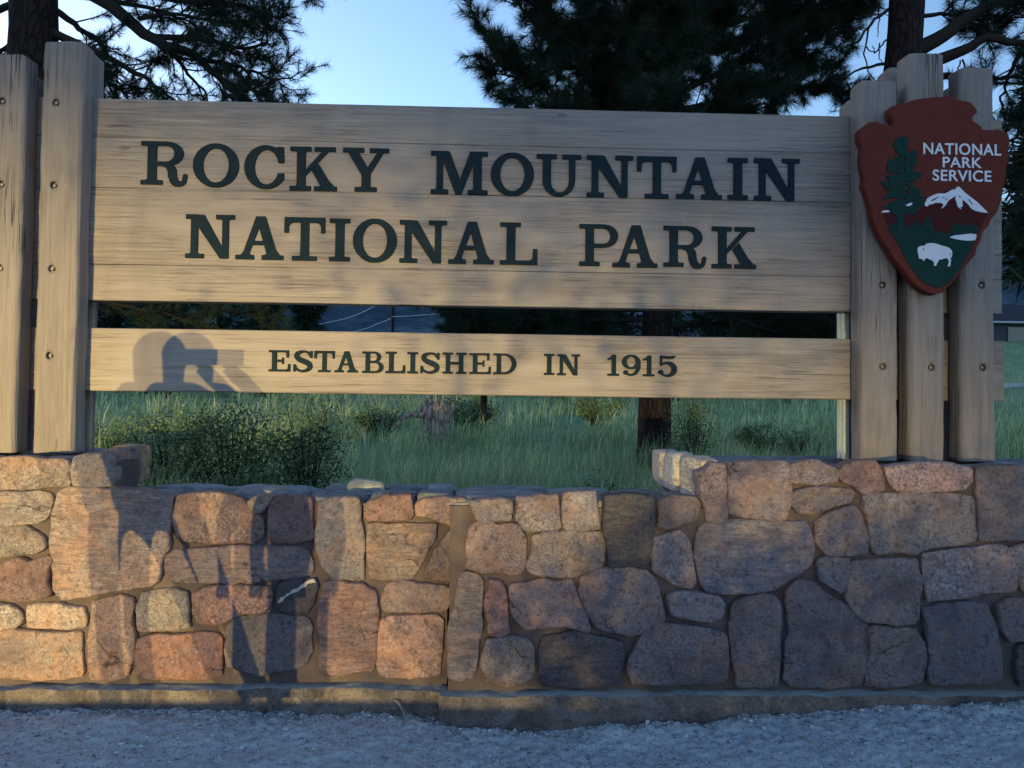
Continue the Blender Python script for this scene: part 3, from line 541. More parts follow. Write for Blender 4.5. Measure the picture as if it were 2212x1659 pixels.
def glyph(ch):
    if ch == 'I': g = G(.46).stem(.13, .33, .13, .13)
    elif ch == 'O':
        g = G(1.05).ell(.525, .5, .525, .5).ell(.525, .5, .29, .385, False)
    elif ch == 'N':
        g = G(1.12); g.stem(.12, .28, .12, .14, False, True); g.rect(0, .9, .3, 1).fil(.12, .9, .05, -1, -1); g.poly([(.12, 1), (.42, 1), (.99, 0), (.79, 0), (.28, .72), (.12, .98)]); g.rect(.84, 0, .99, 1); g.rect(.69, .9, 1.12, 1).fil(.84, .9, .05, -1, -1).fil(.99, .9, .05, 1, -1)
        g.poly([(.2, 0.1), (.28, .1), (.28, .66), (.2, .7)])
    elif ch == 'M':
        g = G(1.34); g.stem(.13, .29, .13, .13, False, True); g.rect(0, .9, .4, 1).fil(.13, .9, .05, -1, -1); g.poly([(.13, 1), (.44, 1), (.74, .22), (.72, 0), (.58, 0), (.22, .93)]); g.poly([(.58, 0), (.73, 0), (1.08, .93), (1.03, 1), (.92, 1), (.66, .28)]); g.stem(1.0, 1.2, .13, .14, False, True); g.rect(.92, .9, 1.34, 1).fil(1.2, .9, .05, 1, -1)
    elif ch == 'A':
        g = G(1.12); g.poly([(.47, 1), (.62, 1), (.58, .83), (.29, .05), (.14, .05)]); g.poly([(.47, 1), (.69, 1), (1.0, .05), (.75, .05), (.52, .80)]); g.rect(.3, .33, .85, .43)
        g.rect(0, 0, .44, .1); g.rect(.61, 0, 1.12, .1); g.poly([(.12, .1), (.2, .1), (.2, .2)]); g.poly([(.3, .1), (.37, .1), (.31, .16)]); g.poly([(.99, .1), (1.04, .1), (.93, .25)]); g.poly([(.68, .1), (.76, .1), (.74, .16)])
    elif ch == 'T':
        g = G(.95).stem(.375, .575, 0.19, 0.19, False, True); g.rect(0, .88, .95, 1); g.rect(0, .64, .1, 1); g.rect(.85, .64, .95, 1); g.fil(.1, .88, .13, 1, -1).fil(.85, .88, .13, -1, -1)
    elif ch == 'C':
        g = G(.92); g.ell(.5, .5, .5, .5).ell(.52, .5, .275, .39, False).rect(.62, .37, 1.1, .6, False); g.put(g.X > .92, False); g.rect(.79, .6, .91, .97); g.poly([(.65, .93), (.8, .8), (.8, .97)])
    elif ch == 'K':
        g = G(1.09).stem(.16, .36, .16, .13); g.poly([(.36, .33), (.36, .48), (.76, .93), (.92, .93)]); g.rect(.56, .9, 1.05, 1); g.poly([(.5, .46), (.66, .62), (1.0, .08), (.72, .08)]); g.rect(.56, 0, 1.09, .1); g.poly([(.95, .1), (1.03, .1), (.9, .24)])
    elif ch == 'Y':
        g = G(1.06).stem(.44, .64, .16, .15, False, True); g.put((g.Y > .48) & (g.X > .4) & (g.X < .68) & (g.Y < 1.01), False); g.poly([(.1, .92), (.35, .92), (.58, .55), (.64, .42), (.44, .36)]); g.poly([(.80, .92), (.95, .92), (.64, .40), (.52, .47)]); g.rect(0, .9, .49, 1); g.rect(.62, .9, 1.06, 1)
    elif ch in 'RP':
        g = G(1.06 if ch == 'R' else .93); e = 0.02 if ch == 'R' else 0
        g.stem(.145, .35, .145, .14, False, True); g.rect(0, .9, .4, 1).fil(.145, .9, .05, -1, -1)
        y0 = .44; cy = (1+y0)/2; g.rect(.3, y0, .60, 1); g.ell(.59, cy, .34+e, (1-y0)/2); g.rect(.35, y0+.1, .58, .9, False); g.ell(.575, cy, .165, (1-y0)/2-.1, False); g.rect(.15, 0.05, .35, .98)
        if ch == 'R': g.stroke([(.45, .485), (.6, .45), (.69, .34), (.71, .2), (.77, .06), (.87, .02), (.96, .07), (.995, .21)], [.045, .075, .1, .1, .095, .062, .055, .052])
    elif ch == 'L':
        g = G(.89).stem(.15, .36, .15, .13, True, False); g.rect(0, 0, .89, .1); g.rect(.78, 0, .89, .38); g.fil(.78, .1, .12, -1, 1).fil(.15, .1, .05, -1, 1).fil(.36, .1, .04, 1, 1)
    elif ch == 'U':
        g = G(1.06); g.rect(.14, .38, .34, 1); g.rect(.77, .38, .92, 1); k = g.ell_m(.53, .385, .39, .385) & ~g.ell_m(.555, .385, .215, .285) & (g.Y <= .39); g.put(k); g.rect(0, .9, .48, 1); g.rect(.61, .9, 1.06, 1)
        for x, sx in ((.14, -1), (.34, 1), (.77, -1), (.92, 1)): g.fil(x, .9, .05, sx, -1)
    elif ch == 'E':
        g = G(1.0).stem(.15, .37, .15, 0, True, True); g.rect(0, .9, .93, 1); g.rect(.82, .66, .93, 1); g.fil(.82, .9, .1, -1, -1); g.rect(0, 0, 1, .1); g.rect(.89, 0, 1, .36); g.fil(.89, .1, .1, -1, 1); g.rect(.3, .45, .68, .56); g.rect(.61, .35, .7, .66)
    elif ch == 'S':
        g = G(.88); g.stroke([(.76, .74), (.64, .9), (.44, .94), (.22, .86), (.17, .72), (.3, .58), (.55, .47), (.72, .35), (.72, .18), (.54, .07), (.34, .06), (.16, .16), (.1, .3)], [.05, .055, .06, .09, .11, .12, .125, .12, .1, .07, .058, .055, .05]); g.rect(.74, .65, .84, .98); g.rect(.03, .02, .13, .36)
    elif ch == 'B':
        g = G(1.0).stem(.15, .36, .15, 0); g.rect(.3, .47, .58, 1); g.ell(.57, .745, .31, .255); g.rect(.3, 0, .62, .55); g.ell(.64, .275, .36, .275)
        g.rect(.36, .58, .56, .9, False); g.ell(.555, .74, .13, .16, False); g.rect(.36, .1, .6, .46, False); g.ell(.61, .28, .175, .18, False); g.rect(.15, 0, .36, 1)
    elif ch == 'H': g = G(1.1).stem(.14, .35, .14, .12); g.stem(.75, .96, .12, .14); g.rect(.3, .44, .8, .56)
    elif ch == 'D':
        g = G(1.08).stem(.15, .36, .15, 0); k = g.ell_m(.5, .5, .58, .5) & (g.X > .3); g.put(k); k = g.ell_m(.48, .5, .37, .4) & (g.X > .36); g.put(k, False); g.rect(.15, 0, .36, 1)
    elif ch == '1': g = G(.55).stem(.19, .40, .19, .15, False, True); g.poly([(.3, 1), (.22, 1), (.12, .88), (0, .84), (0, .76), (.25, .76)])
    elif ch == '9':
        g = G(.92); g.ell(.45, .66, .44, .34).ell(.45, .66, .2, .24, False); g.stroke([(.79, .62), (.78, .38), (.66, .15), (.46, .06), (.26, .1)], [.105, .11, .08, .055, .05]); g.ell(.2, .17, .12, .11)
    elif ch == '5':
        g = G(.89); g.poly([(.14, 1), (.5, .955), (.84, 1), (.74, .84), (.5, .82), (.24, .86)]); g.rect(.13, .5, .24, .98); g.stroke([(.18, .54), (.36, .63), (.6, .6), (.75, .42), (.73, .2), (.56, .06), (.36, .05), (.22, .12)], [.045, .055, .09, .125, .12, .08, .05, .05]); g.ell(.17, .21, .12, .11)
    return g
def contours(F, lev=0.5):
    """marching squares on a padded field; returns closed loops in cell units"""
    b = F > lev; ny, nx = F.shape; nxt = {}
    idx = b[:-1,:-1]*1+b[:-1,1:]*2+b[1:,1:]*4+b[1:,:-1]*8
    T = {1: [(3,0)], 2: [(0,1)], 3: [(3,1)], 4: [(1,2)], 5: [(3,2),(1,0)], 6: [(0,2)], 7: [(3,2)], 8: [(2,3)], 9: [(2,0)], 10: [(0,3),(2,1)], 11: [(2,1)], 12: [(1,3)], 13: [(1,0)], 14: [(0,3)]}
    def key(y, x, e): return ((y, x, 0), (y, x+1, 1), (y+1, x, 0), (y, x, 1))[e]
    for y, x in np.argwhere((idx > 0) & (idx < 15)):
        for a, c in T[int(idx[y, x])]: nxt[key(y, x, a)] = key(y, x, c)
    def pt(k):
        y, x, t = k; a = F[y, x]; c = F[y, x+1] if t == 0 else F[y+1, x]; u = (lev-a)/(c-a); return (x+u, y) if t == 0 else (x, y+u)
    loops = []; seen = set()
    for k0 in list(nxt):
        if k0 in seen: continue
        lp = []; k = k0
        while k in nxt and k not in seen: seen.add(k); lp.append(pt(k)); k = nxt[k]
        if len(lp) > 8: loops.append(np.array(lp))
    return loops
def rdp(P, eps):
    if len(P) < 3: return P
    a, b = P[0], P[-1]; ab = b-a; L = np.linalg.norm(ab)
    d = np.abs(ab[0]*(P[:,1]-a[1])-ab[1]*(P[:,0]-a[0]))/L if L > 1e-9 else np.linalg.norm(P-a, axis=1)
    i = int(np.argmax(d))
    if d[i] < eps: return np.array([a, b])
    return np.vstack([rdp(P[:i+1], eps)[:-1], rdp(P[i:], eps)])
def blur(m):
    f = m.astype(float)
    for _ in range(2):
        p = np.pad(f, 1); f = (p[:-2,1:-1]+p[2:,1:-1]+p[1:-1,:-2]+p[1:-1,2:]+p[1:-1,1:-1]*2)/6
    return f
def plate(name, loops, thick, mat, bevel=0.0):
    """flat plate from closed outlines (even-odd holes): x right, z up, front towards -y, back on y = 0"""
    cu = bpy.data.curves.new(name, 'CURVE'); cu.dimensions = '2D'; cu.fill_mode = 'BOTH'; cu.extrude = max(thick/2-bevel, 0.0002); cu.bevel_depth = bevel; cu.offset = -bevel; cu.bevel_resolution = 1
    for P in loops:
        sp = cu.splines.new('POLY'); sp.points.add(len(P)-1); sp.points.foreach_set('co', np.c_[P, np.zeros(len(P)), np.ones(len(P))].ravel()); sp.use_cyclic_u = True
    ob = bpy.data.objects.new(name, cu); COL.objects.link(ob); dg = bpy.context.evaluated_depsgraph_get()
    me = bpy.data.meshes.new_from_object(ob.evaluated_get(dg)); bpy.data.objects.remove(ob); bpy.data.curves.remove(cu)
    v = np.empty(len(me.vertices)*3); me.vertices.foreach_get('co', v); v = v.reshape(-1, 3)
    v = np.c_[v[:,0], -v[:,2]-thick/2, v[:,1]]; me.vertices.foreach_set('co', v.ravel()); me.update()
    me.materials.clear(); me.materials.append(mat); me.name = name; return me
GL = {}
def letter_mesh(ch, size):
    k = (ch, round(size, 2))
    if k not in GL:
        g = glyph(ch); F = np.pad(blur(g.m), 1); loops = []
        for lp in contours(F):
            lp = (lp-1)/RES-PAD; lp = np.vstack([lp, lp[:1]]); h = len(lp)//2; q = np.vstack([rdp(lp[:h+1], 0.0022)[:-1], rdp(lp[h:], 0.0022)[:-1]]); loops.append(q)
        A = np.vstack(loops); lo, hi = A.min(0), A.max(0); loops = [(q-lo)/(hi-lo) for q in loops]
        w = (hi-lo)[0]/(hi-lo)[1]; loops = [q*np.array([w*size, size]) for q in loops]
        GL[k] = (plate('letter', loops, 0.011, M['letter'], 0.0012), w*size, size)
    return GL[k]

# ------------------------------------------------------------------ wooden entrance sign
POST_F = -0.135
sign = thing('entrance_sign', (0, 0, Z_HI-0.02), 'long weathered timber park entrance sign with dark carved lettering on log posts', 'sign')
def edge_z(xa, ya, xb, yb, Y=0.0): return 0.5*(px(xa, ya, Y).z+px(xb, yb, Y).z)
zt0 = edge_z(203, 211, 1841, 252); zb0 = edge_z(175, 647, 1836, 674); ze_t = edge_z(173, 707, 1836, 733); ze_b = edge_z(170, 845, 1836, 862)
zs1 = edge_z(180, 291, 1840, 335); zs2 = edge_z(178, 404, 1838, 438); zs3 = edge_z(176, 566, 1836, 602)
XB0 = -3.2; XB1 = px(2160, 500, 0.02).x; XB2 = px(2163, 800, 0.02).x
def plank(name, x0, x1, z0, z1, y0=0.0, y1=0.085, seed=0, ch=0.004):
    """long board: chamfered edges, front slightly uneven"""
    n = 90; xs = np.linspace(x0, x1, n); prof = [(y0+ch, z0), (y0, z0+ch), (y0, z0+(z1-z0)*0.25), (y0, (z0+z1)/2), (y0, z0+(z1-z0)*0.75), (y0, z1-ch), (y0+ch, z1), (y1, z1), (y1, z0)]
    m = len(prof); v = np.array([[(x, y, z) for (y, z) in prof] for x in xs]).reshape(-1, 3)
    k = fbm(v*np.array([1, 1, 4]), 1.3, 3, seed); v[:,1] += 0.0012*k; v[:,2] += 0.0010*fbm(v, 2.0, 2, seed+4)
    f = [(i*m+j, (i+1)*m+j, (i+1)*m+(j+1) % m, i*m+(j+1) % m) for i in range(n-1) for j in range(m)]; f = [q[::-1] for q in f]
    f.append(tuple(range(m))); f.append(tuple((n-1)*m+j for j in range(m-1, -1, -1)))
    return mesh(name, v, f, M['board'], sign)
for k, (a, b) in enumerate(((zs1, zt0), (zs2, zs1), (zs3, zs2), (zb0, zs3))): plank('plank', XB0, XB1-0.002*k, a+0.0006, b-0.0006, 0.0005*(k % 2), 0.085, 20+k, 0.003)
plank('lower_board', XB0, XB2, ze_b, ze_t, 0.0, 0.085, 29, 0.005)
ROWS = []
Z2 = (164.6, 274.3, .3720); Z3 = (877.8, 274.3, .4464); Z4 = (164.6, 619.9, .2811); Z5 = (768.0, 619.9, .2811); Z6 = (1371.5, 619.9, .2811)
LET = [('R',Z2,375,648,83,345),('O',Z2,677,945,95,350),('C',Z2,975,1208,105,360),('K',Z2,1240,1515,115,370),('Y',Z2,1547,1815,122,375),
('M',Z3,118,394,117,325),('O',Z3,408,618,124,333),('U',Z3,630,846,132,336),('N',Z3,873,1098,137,340),('T',Z3,1117,1308,142,345),('A',Z3,1307,1528,146,348),('I',Z3,1556,1653,149,350),('N',Z3,1683,1904,152,355),
('N',Z2,634,919,508,763),('A',Z2,925,1205,518,770),('T',Z2,1207,1445,524,776),('I',Z2,1469,1590,531,780),('O',Z2,1606,1862,532,787),('N',Z2,1877,2152,541,790),('A',Z3,203,425,458,663),('L',Z3,453,635,462,667),
('P',Z3,837,1025,470,673),('A',Z3,998,1216,475,680),('R',Z3,1245,1453,479,685),('K',Z3,1478,1694,483,685),
('E',Z4,1478,1645,485,650),('S',Z4,1668,1815,485,657),('T',Z4,1828,1985,490,655),('A',Z4,1985,2165,493,657),('B',Z5,50,215,495,662),('L',Z5,230,382,497,663),('I',Z5,397,480,500,665),('S',Z5,498,645,500,668),('H',Z5,668,852,503,668),('E',Z5,875,1040,508,670),('D',Z5,1058,1237,510,672),
('I',Z5,1448,1528,513,677),('N',Z5,1550,1727,516,680),('1',Z5,1937,2027,520,683),('9',Z5,2047,2192,520,685),('1',Z6,62,152,525,687),('5',Z6,178,325,525,692)]
for i, (ch, (ox, oy, s), x0, x1, y0, y1) in enumerate(LET):
    big = i < 25; xm, ym = ox+(x0+x1)/2*s, oy+(y0+y1)/2*s
    a = px(ox+x0*s, ym, -0.008); b = px(ox+x1*s, ym, -0.008); t = px(xm, oy+y0*s, -0.008); u = px(xm, oy+y1*s, -0.008)
    me, w, h = letter_mesh(ch, 0.235 if big else 0.115)
    o = link('letter', me, sign, (a.x, 0.0012, u.z)); o.scale = ((b.x-a.x)/w, 1.0, (t.z-u.z)/h)
# posts
def post_mesh(x0, x1, y0, y1, z0, z1, seed, tilt=0.0, r=0.028, slope=0.0, shear=0.0):
    pts = []
    for (cx, cy, a0) in ((x1-r, y1-r, 0), (x0+r, y1-r, 90), (x0+r, y0+r, 180), (x1-r, y0+r, 270)):
        for k in range(6): a = R(a0+k*18); pts.append((cx+r*math.cos(a), cy+r*math.sin(a)))
    full = []
    for i in range(len(pts)):
        a = np.array(pts[i]); b = np.array(pts[(i+1) % len(pts)]); n = max(1, int(np.linalg.norm(b-a)/0.012))
        for k in range(n): full.append(a+(b-a)*k/n)
    P = np.array(full); m = len(P); c = P.mean(0)
    zs = np.r_[z0, z0+0.006, np.linspace(z0+0.04, z1-0.03, 46), z1-0.010, z1-0.003, z1]; sc = np.r_[0.985, 1, np.ones(46), 0.995, 0.975, 0.93]
    v = []
    for z, s in zip(zs, sc):
        q = c+(P-c)*s; g = fbm(np.c_[P*1.0, np.full(m, seed+z*0.22)], 55, 2, seed)*0.0022+fbm(np.c_[P, np.full(m, seed*3+z*0.5)], 7, 2, seed+1)*0.004
        nrm = (P-c)/np.linalg.norm(P-c, axis=1)[:,None]; q = q+nrm*g[:,None]; t = (z-z0)/(z1-z0)
        zz = z+(slope*(q[:,1]-y0) if z > z1-0.02 else 0)+0.004*fbm(np.c_[P, np.full(m, seed)], 12, 2, seed+7)*(z > z1-0.02)
        v.append(np.c_[q[:,0]+tilt*t, q[:,1], zz*np.ones(m)])
    V = np.vstack(v); n = len(zs); f = [(i*m+j, i*m+(j+1) % m, (i+1)*m+(j+1) % m, (i+1)*m+j) for i in range(n-1) for j in range(m)]
    f.append(tuple(range(m-1, -1, -1))); f.append(tuple((n-1)*m+j for j in range(m))); return V, f
HOLE_R = 0.0185
def make_post(x0, x1, y0, y1, z0, z1, seed, bolts=(), **kw):
    V, f = post_mesh(x0, x1, y0, y1, z0, z1, seed, **kw); o = mesh('post', V, f, M['post'], sign, True)
    if bolts:
        mb = MB()
        for (bx, bz) in bolts:
            a = np.arange(20)*2*math.pi/20; ring = np.c_[bx+HOLE_R*np.cos(a), np.full(20, y0-0.03), bz+HOLE_R*np.sin(a)]; r2 = ring.copy(); r2[:,1] = y0+0.022
            mb.add(np.vstack([ring, r2]), [(j, 20+j, 20+(j+1) % 20, (j+1) % 20) for j in range(20)]+[tuple(range(20)), tuple(20+j for j in range(19, -1, -1))])
        c = mb.build('cut', M['hole']); md = o.modifiers.new('holes', 'BOOLEAN'); md.operation = 'DIFFERENCE'; md.object = c; md.solver = 'EXACT'
        bpy.context.view_layer.update(); dg = bpy.context.evaluated_depsgraph_get(); me = bpy.data.meshes.new_from_object(o.evaluated_get(dg)); o.modifiers.clear(); o.data = me; bpy.data.objects.remove(c)
        for (bx, bz) in bolts:
            a = np.arange(14)*2*math.pi/14; V = []
            for (rr, yy) in ((0.0090, 0.021), (0.0090, 0.009), (0.0080, 0.0055), (0.005, 0.003)): V.append(np.c_[bx+rr*np.cos(a), np.full(14, y0+yy), bz+rr*np.sin(a)])
            F2 = [(i*14+j, i*14+(j+1) % 14, (i+1)*14+(j+1) % 14, (i+1)*14+j) for i in range(3) for j in range(14)]+[tuple(42+j for j in range(14))]
            mesh('bolt', np.vstack(V), F2, M['steel'], o, True)
    return o
ZB = Z_HI-0.012
def bolts(L): return [(px(x, y, POST_F).x, px(x, y, POST_F).z) for x, y in L]
def fpost(xl, xr, ytop, seed, bl, **kw):
    a = px(xl, 600, POST_F).x; b = px(xr, 600, POST_F).x; t = px((xl+xr)/2, ytop, POST_F).z
    return make_post(a, b, POST_F, -0.004, ZB-(0.0), t, seed, bolts(bl), **kw)
fpost(-52, 41, 116, 1, [(4, 218), (2, 398), (0, 579)])
fpost(77, 166, 88, 2, [(120, 221), (116, 400), (111, 580), (107, 768)])
fpost(1860, 1942, 174, 3, [(1906, 616), (1907, 792)], r=0.03)
fpost(1964, 2043, 114, 4, [(2012, 794)], r=0.03)
fpost(2076, 2152, 145, 5, [(2121, 616), (2123, 794)], r=0.03)
def bpost(xl, xr, ytop, seed, y0=0.09, y1=0.24):
    a = px(xl, 600, y0).x; b = px(xr, 600, y0).x; t = px((xl+xr)/2, ytop, y0).z; make_post(a, b, y0, y1, ZB-0.01, t, seed)
bpost(-46, 50, 150, 11); bpost(96, 186, 108, 12); bpost(1836, 1910, 213, 13); bpost(1920, 2010, 147, 14); bpost(2050, 2135, 190, 15)

M['brace'] = mat_flat('pale brace wood', (0.50, 0.50, 0.42), 0.85, 0.1, 0.15, 40, 0.3); M['braceL'] = mat_flat('tan brace wood', (0.30, 0.225, 0.175), 0.85, 0.1, 0.15, 40, 0.3)
for (xa, xb, yt, ya, mk) in ((1814, 1820, 300, 0.13, 'brace'), (1823, 1834, 300, 0.09, 'brace'), (173, 178, 300, 0.09, 'braceL'), (186, 193, 300, 0.12, 'braceL')):
    a = px(xa, 920, ya); b = px(xb, 920, ya); mb = MB(); mb.box((a.x, ya, ZB-0.01), (b.x, ya+0.035, zt0-0.15)); mb.build('brace_board', M[mk], sign)

# ------------------------------------------------------------------ arrowhead plaque on the right posts
PL_F = POST_F-0.075; AZ = (1755.5, 82.3, .3638)
c0 = px(2020, 500, PL_F); plaque = thing('arrowhead_plaque', (c0.x, POST_F, px(2020, 632, PL_F).z), 'brown arrowhead shaped plaque with white bison, green tree and snowy peak', 'plaque')
def az(P, Y): return np.array([(px(AZ[0]+a*AZ[2], AZ[1]+b*AZ[2], Y).x, px(AZ[0]+a*AZ[2], AZ[1]+b*AZ[2], Y).z) for a, b in P])
def smooth2(P, k=0.22): return chaikin(chaikin(np.asarray(P, float), 0.14), 0.25)
OUT = [(455,415),(475,402),(520,395),(600,365),(700,350),(790,347),(825,342),(860,365),(935,378),(965,410),(982,440),(950,465),(950,490),(1000,520),(1010,545),(1060,545),(1110,540),(1168,570),(1170,625),(1160,680),(1168,720),(1150,760),(1150,820),(1130,880),(1132,915),(1115,980),(1095,1040),(1060,1075),(1050,1110),(1010,1150),(1000,1200),(972,1250),(970,1285),(920,1340),(880,1390),(850,1430),(800,1480),(770,1512),(730,1522),(690,1513),(630,1478),(590,1443),(560,1398),(520,1350),(480,1300),(450,1250),(420,1205),(390,1150),(365,1100),(350,1020),(325,930),(300,875),(310,830),(295,770),(290,700),(297,650),(272,595),(275,545),(330,500),(385,494),(430,518),(480,520),(488,495),(462,455)]
def put_plate(name, P, Yback, thick, mat, parent, bevel=0.001, sm=True, holes=()):
    loops = [smooth2(az(P, Yback-thick)) if sm else az(P, Yback-thick)]+[smooth2(az(h, Yback-thick)) for h in holes]
    A = loops[0]; c = np.array([(A[:,0].min()+A[:,0].max())/2, A[:,1].min()]); me = plate(name, [q-c for q in loops], thick, M[mat], bevel)
    return link(name, me, parent, (c[0], Yback, c[1]))
board = put_plate('arrowhead_board', OUT, PL_F+0.052, 0.052, 'red', plaque, 0.0035)
Yp = PL_F+0.0008
MAROON = [(412,1037),(500,1036),(545,1010),(600,1020),(660,1003),(720,930),(800,905),(865,885),(960,960),(1042,1038),(1010,1100),(985,1150),(930,1180),(800,1190),(600,1170),(462,1140)]
GREEN = [(450,1132),(470,1105),(485,1088),(495,1122),(545,1130),(570,1105),(580,1122),(615,1078),(645,1128),(687,1050),(728,1147),(770,1156),(812,1158),(850,1085),(868,1112),(885,1092),(900,1118),(920,1102),(940,1118),(965,1104),(988,1143),(965,1200),(950,1240),(900,1330),(840,1420),(800,1460),(765,1482),(720,1478),(660,1450),(620,1410),(560,1320),(510,1220)]
SNOW = [(865,880),(900,918),(950,952),(995,985),(1044,1041),(985,1030),(930,1008),(905,968),(893,962),(892,1017),(868,1000),(850,950),(842,962),(812,968),(772,1012),(778,985),(740,995),(712,985),(667,999),(668,983),(695,942),(740,925),(800,915),(840,893)]
def zt1(P): return [(361.9+a*.6331, 558+b*.6331) for a, b in P]
def zt2(P): return [(588.1+a*.570, 859.6+b*.570) for a, b in P]
TREE = zt1([(285,33),(310,50),(325,85),(322,130),(318,160),(340,190),(365,165),(400,165),(407,200),(405,300),(385,310),(378,345),(385,372),(440,378),(452,405),(440,430),(410,440),(405,460),(360,465),(362,490),(400,515),(440,545),(442,580),(432,605),(490,605),(492,620),(470,640),(478,665),(440,710),(400,765),(370,775),(310,762),(290,740),(290,925),(215,925),(215,770),(160,760),(150,730),(90,705),(85,690),(140,690),(142,665),(170,650),(215,648),(235,620),(190,610),(140,622),(90,632),(88,615),(150,565),(148,545),(105,525),(90,495),(75,460),(95,453),(155,460),(140,435),(112,412),(118,400),(240,398),(238,385),(160,380),(130,360),(135,290),(150,255),(200,250),(210,228),(240,228),(252,260),(250,200),(215,195),(215,165),(195,150),(190,100),(210,60)])
TREE_H = [zt1(h) for h in ([(195,340),(215,325),(232,340),(215,352)],[(288,225),(302,250),(298,290),(284,280)],[(285,330),(298,345),(292,372),(284,365)],[(288,460),(330,460),(330,475),(290,478)],[(288,490),(320,495),(345,530),(325,540),(290,515)],[(287,548),(320,555),(335,578),(310,582),(288,568)],[(283,600),(305,598),(300,635),(284,640)],[(140,510),(165,500),(168,515),(145,525)],[(212,552),(238,555),(230,568),(212,565)])]
SNOW = zt2([(485,33),(520,65),(560,105),(620,150),(690,205),(740,255),(800,315),(740,308),(660,290),(625,270),(590,225),(540,180),(528,180),(532,255),(510,240),(518,282),(475,240),(468,195),(455,170),(462,130),(430,155),(385,180),(355,235),(310,272),(320,245),(335,235),(318,210),(250,205),(215,222),(180,225),(170,245),(137,240),(138,205),(150,195),(160,165),(195,140),(265,110),(355,110),(420,70),(450,68)])
SNOW_H = [zt2(h) for h in ([(195,185),(300,130),(245,175),(215,190)],[(318,155),(350,140),(340,155),(322,162)],[(345,180),(375,150),(370,168),(352,182)],[(490,150),(500,125),(515,150)],[(580,160),(615,190),(650,238),(620,215),(595,185)])]
put_plate('mountain_figure', MAROON, Yp, 0.0030, 'maroon', plaque, 0.0005)
put_plate('forest_figure', GREEN, Yp, 0.0045, 'green', plaque, 0.0005, False)
put_plate('snow_cap', SNOW, Yp, 0.0050, 'white', plaque, 0.0003, True, SNOW_H)
put_plate('tree_figure', TREE, Yp, 0.0060, 'green', plaque, 0.0004, True, TREE_H)
put_plate('lake_figure', zt2([(388,568),(440,548),(520,540),(600,528),(680,535),(665,598),(580,603),(480,590)]), Yp, 0.0056, 'white', plaque, 0.0003)
put_plate('snow_patch', zt1([(75,745),(110,732),(148,735),(152,752),(75,755)]), Yp, 0.0050, 'white', plaque, 0.0003)
put_plate('snow_patch', zt1([(298,685),(345,663),(368,665),(350,690),(315,695)]), Yp, 0.0072, 'white', plaque, 0.0003)
BISON = zt2([(60,690),(72,665),(100,655),(135,655),(150,635),(190,625),(250,630),(320,655),(380,670),(412,695),(425,725),(418,775),(408,785),(402,778),(408,715),(398,738),(402,785),(412,802),(405,830),(402,870),(373,868),(385,840),(388,810),(370,785),(345,785),(310,800),(290,795),(275,825),(265,835),(255,865),(230,865),(238,845),(225,815),(160,783),(145,785),(138,800),(125,815),(110,792),(78,790),(75,760),(65,735)])
put_plate('bison_figure', BISON, Yp, 0.0060, 'white', plaque, 0.0003, True, [zt2([(113,680),(122,674),(131,695),(120,704)])])
def sans(text, x0, x1, y0, y1):
    cu = bpy.data.curves.new('t', 'FONT'); cu.body = text; cu.size = 0.1; cu.offset = 0.0014; cu.space_character = 1.06; cu.extrude = 0.0015
    ob = bpy.data.objects.new('t', cu); COL.objects.link(ob); dg = bpy.context.evaluated_depsgraph_get(); me = bpy.data.meshes.new_from_object(ob.evaluated_get(dg)); bpy.data.objects.remove(ob)
    bm = bmesh.new(); bm.from_mesh(me); 
    left = set(bm.verts); isl = []
    while left:
        st = [left.pop()]; comp = [st[0]]
        while st:
            q = st.pop()
            for e in q.link_edges:
                o = e.other_vert(q)
                if o in left: left.remove(o); comp.append(o); st.append(o)
        isl.append(comp)
    allv = np.array([v.co[:] for v in bm.verts]); lo, hi = allv.min(0), allv.max(0); A = az([(x0, y1), (x1, y0)], Yp)
    sx = (A[1,0]-A[0,0])/(hi[0]-lo[0]); sz = (A[1,1]-A[0,1])/(hi[1]-lo[1])
    for comp in isl:
        ids = {v: i for i, v in enumerate(comp)}; fs = {f for v in comp for f in v.link_faces}
        co = np.array([v.co[:] for v in comp]); W = np.c_[A[0,0]+(co[:,0]-lo[0])*sx, Yp-0.0016-(co[:,2]-lo[2])*1.0, A[0,1]+(co[:,1]-lo[1])*sz]
        mesh('letter', W, [tuple(ids[v] for v in f.verts)[::-1] for f in fs], M['white'], plaque)
    bm.free()
sans('NATIONAL', 655, 1116, 632, 690); sans('PARK', 770, 1001, 711, 768); sans('SERVICE', 710, 1058, 789, 848)
for (a, b) in ((2008, 330), (2008, 560)):
    mb = MB(); q = px(a, b, POST_F); mb.box((q.x-0.04, PL_F+0.05, q.z-0.04), (q.x+0.04, POST_F+0.02, q.z+0.04)); mb.build('mounting_block', M['post'], plaque)

# ------------------------------------------------------------------ pines
def needle_mesh(C, D, L, k, nl, w, droop=0.0, seed=0, a0=22, a1=72):
    rs = np.random.default_rng(seed); n = len(C); C = np.repeat(C, k, 0); D = np.repeat(D, k, 0); L = np.repeat(np.broadcast_to(L, (n,)), k); m = n*k
    D = D/(np.linalg.norm(D, axis=1)[:,None]+1e-9); base = C-D*(rs.random(m)*L)[:,None]
    q = rs.normal(size=(m, 3)); q -= (q*D).sum(1)[:,None]*D; q /= np.linalg.norm(q, axis=1)[:,None]; a = np.radians(rs.uniform(a0, a1, m))
    d = D*np.cos(a)[:,None]+q*np.sin(a)[:,None]; d[:,2] -= droop; ln = nl*rs.uniform(0.65, 1.1, m); tip = base+d*ln[:,None]
    s = np.cross(d, rs.normal(size=(m, 3))); s /= np.linalg.norm(s, axis=1)[:,None]; s *= w/2
    v = np.stack([base-s, base+s, tip], 1).reshape(-1, 3); return v, np.arange(m*3).reshape(-1, 3)
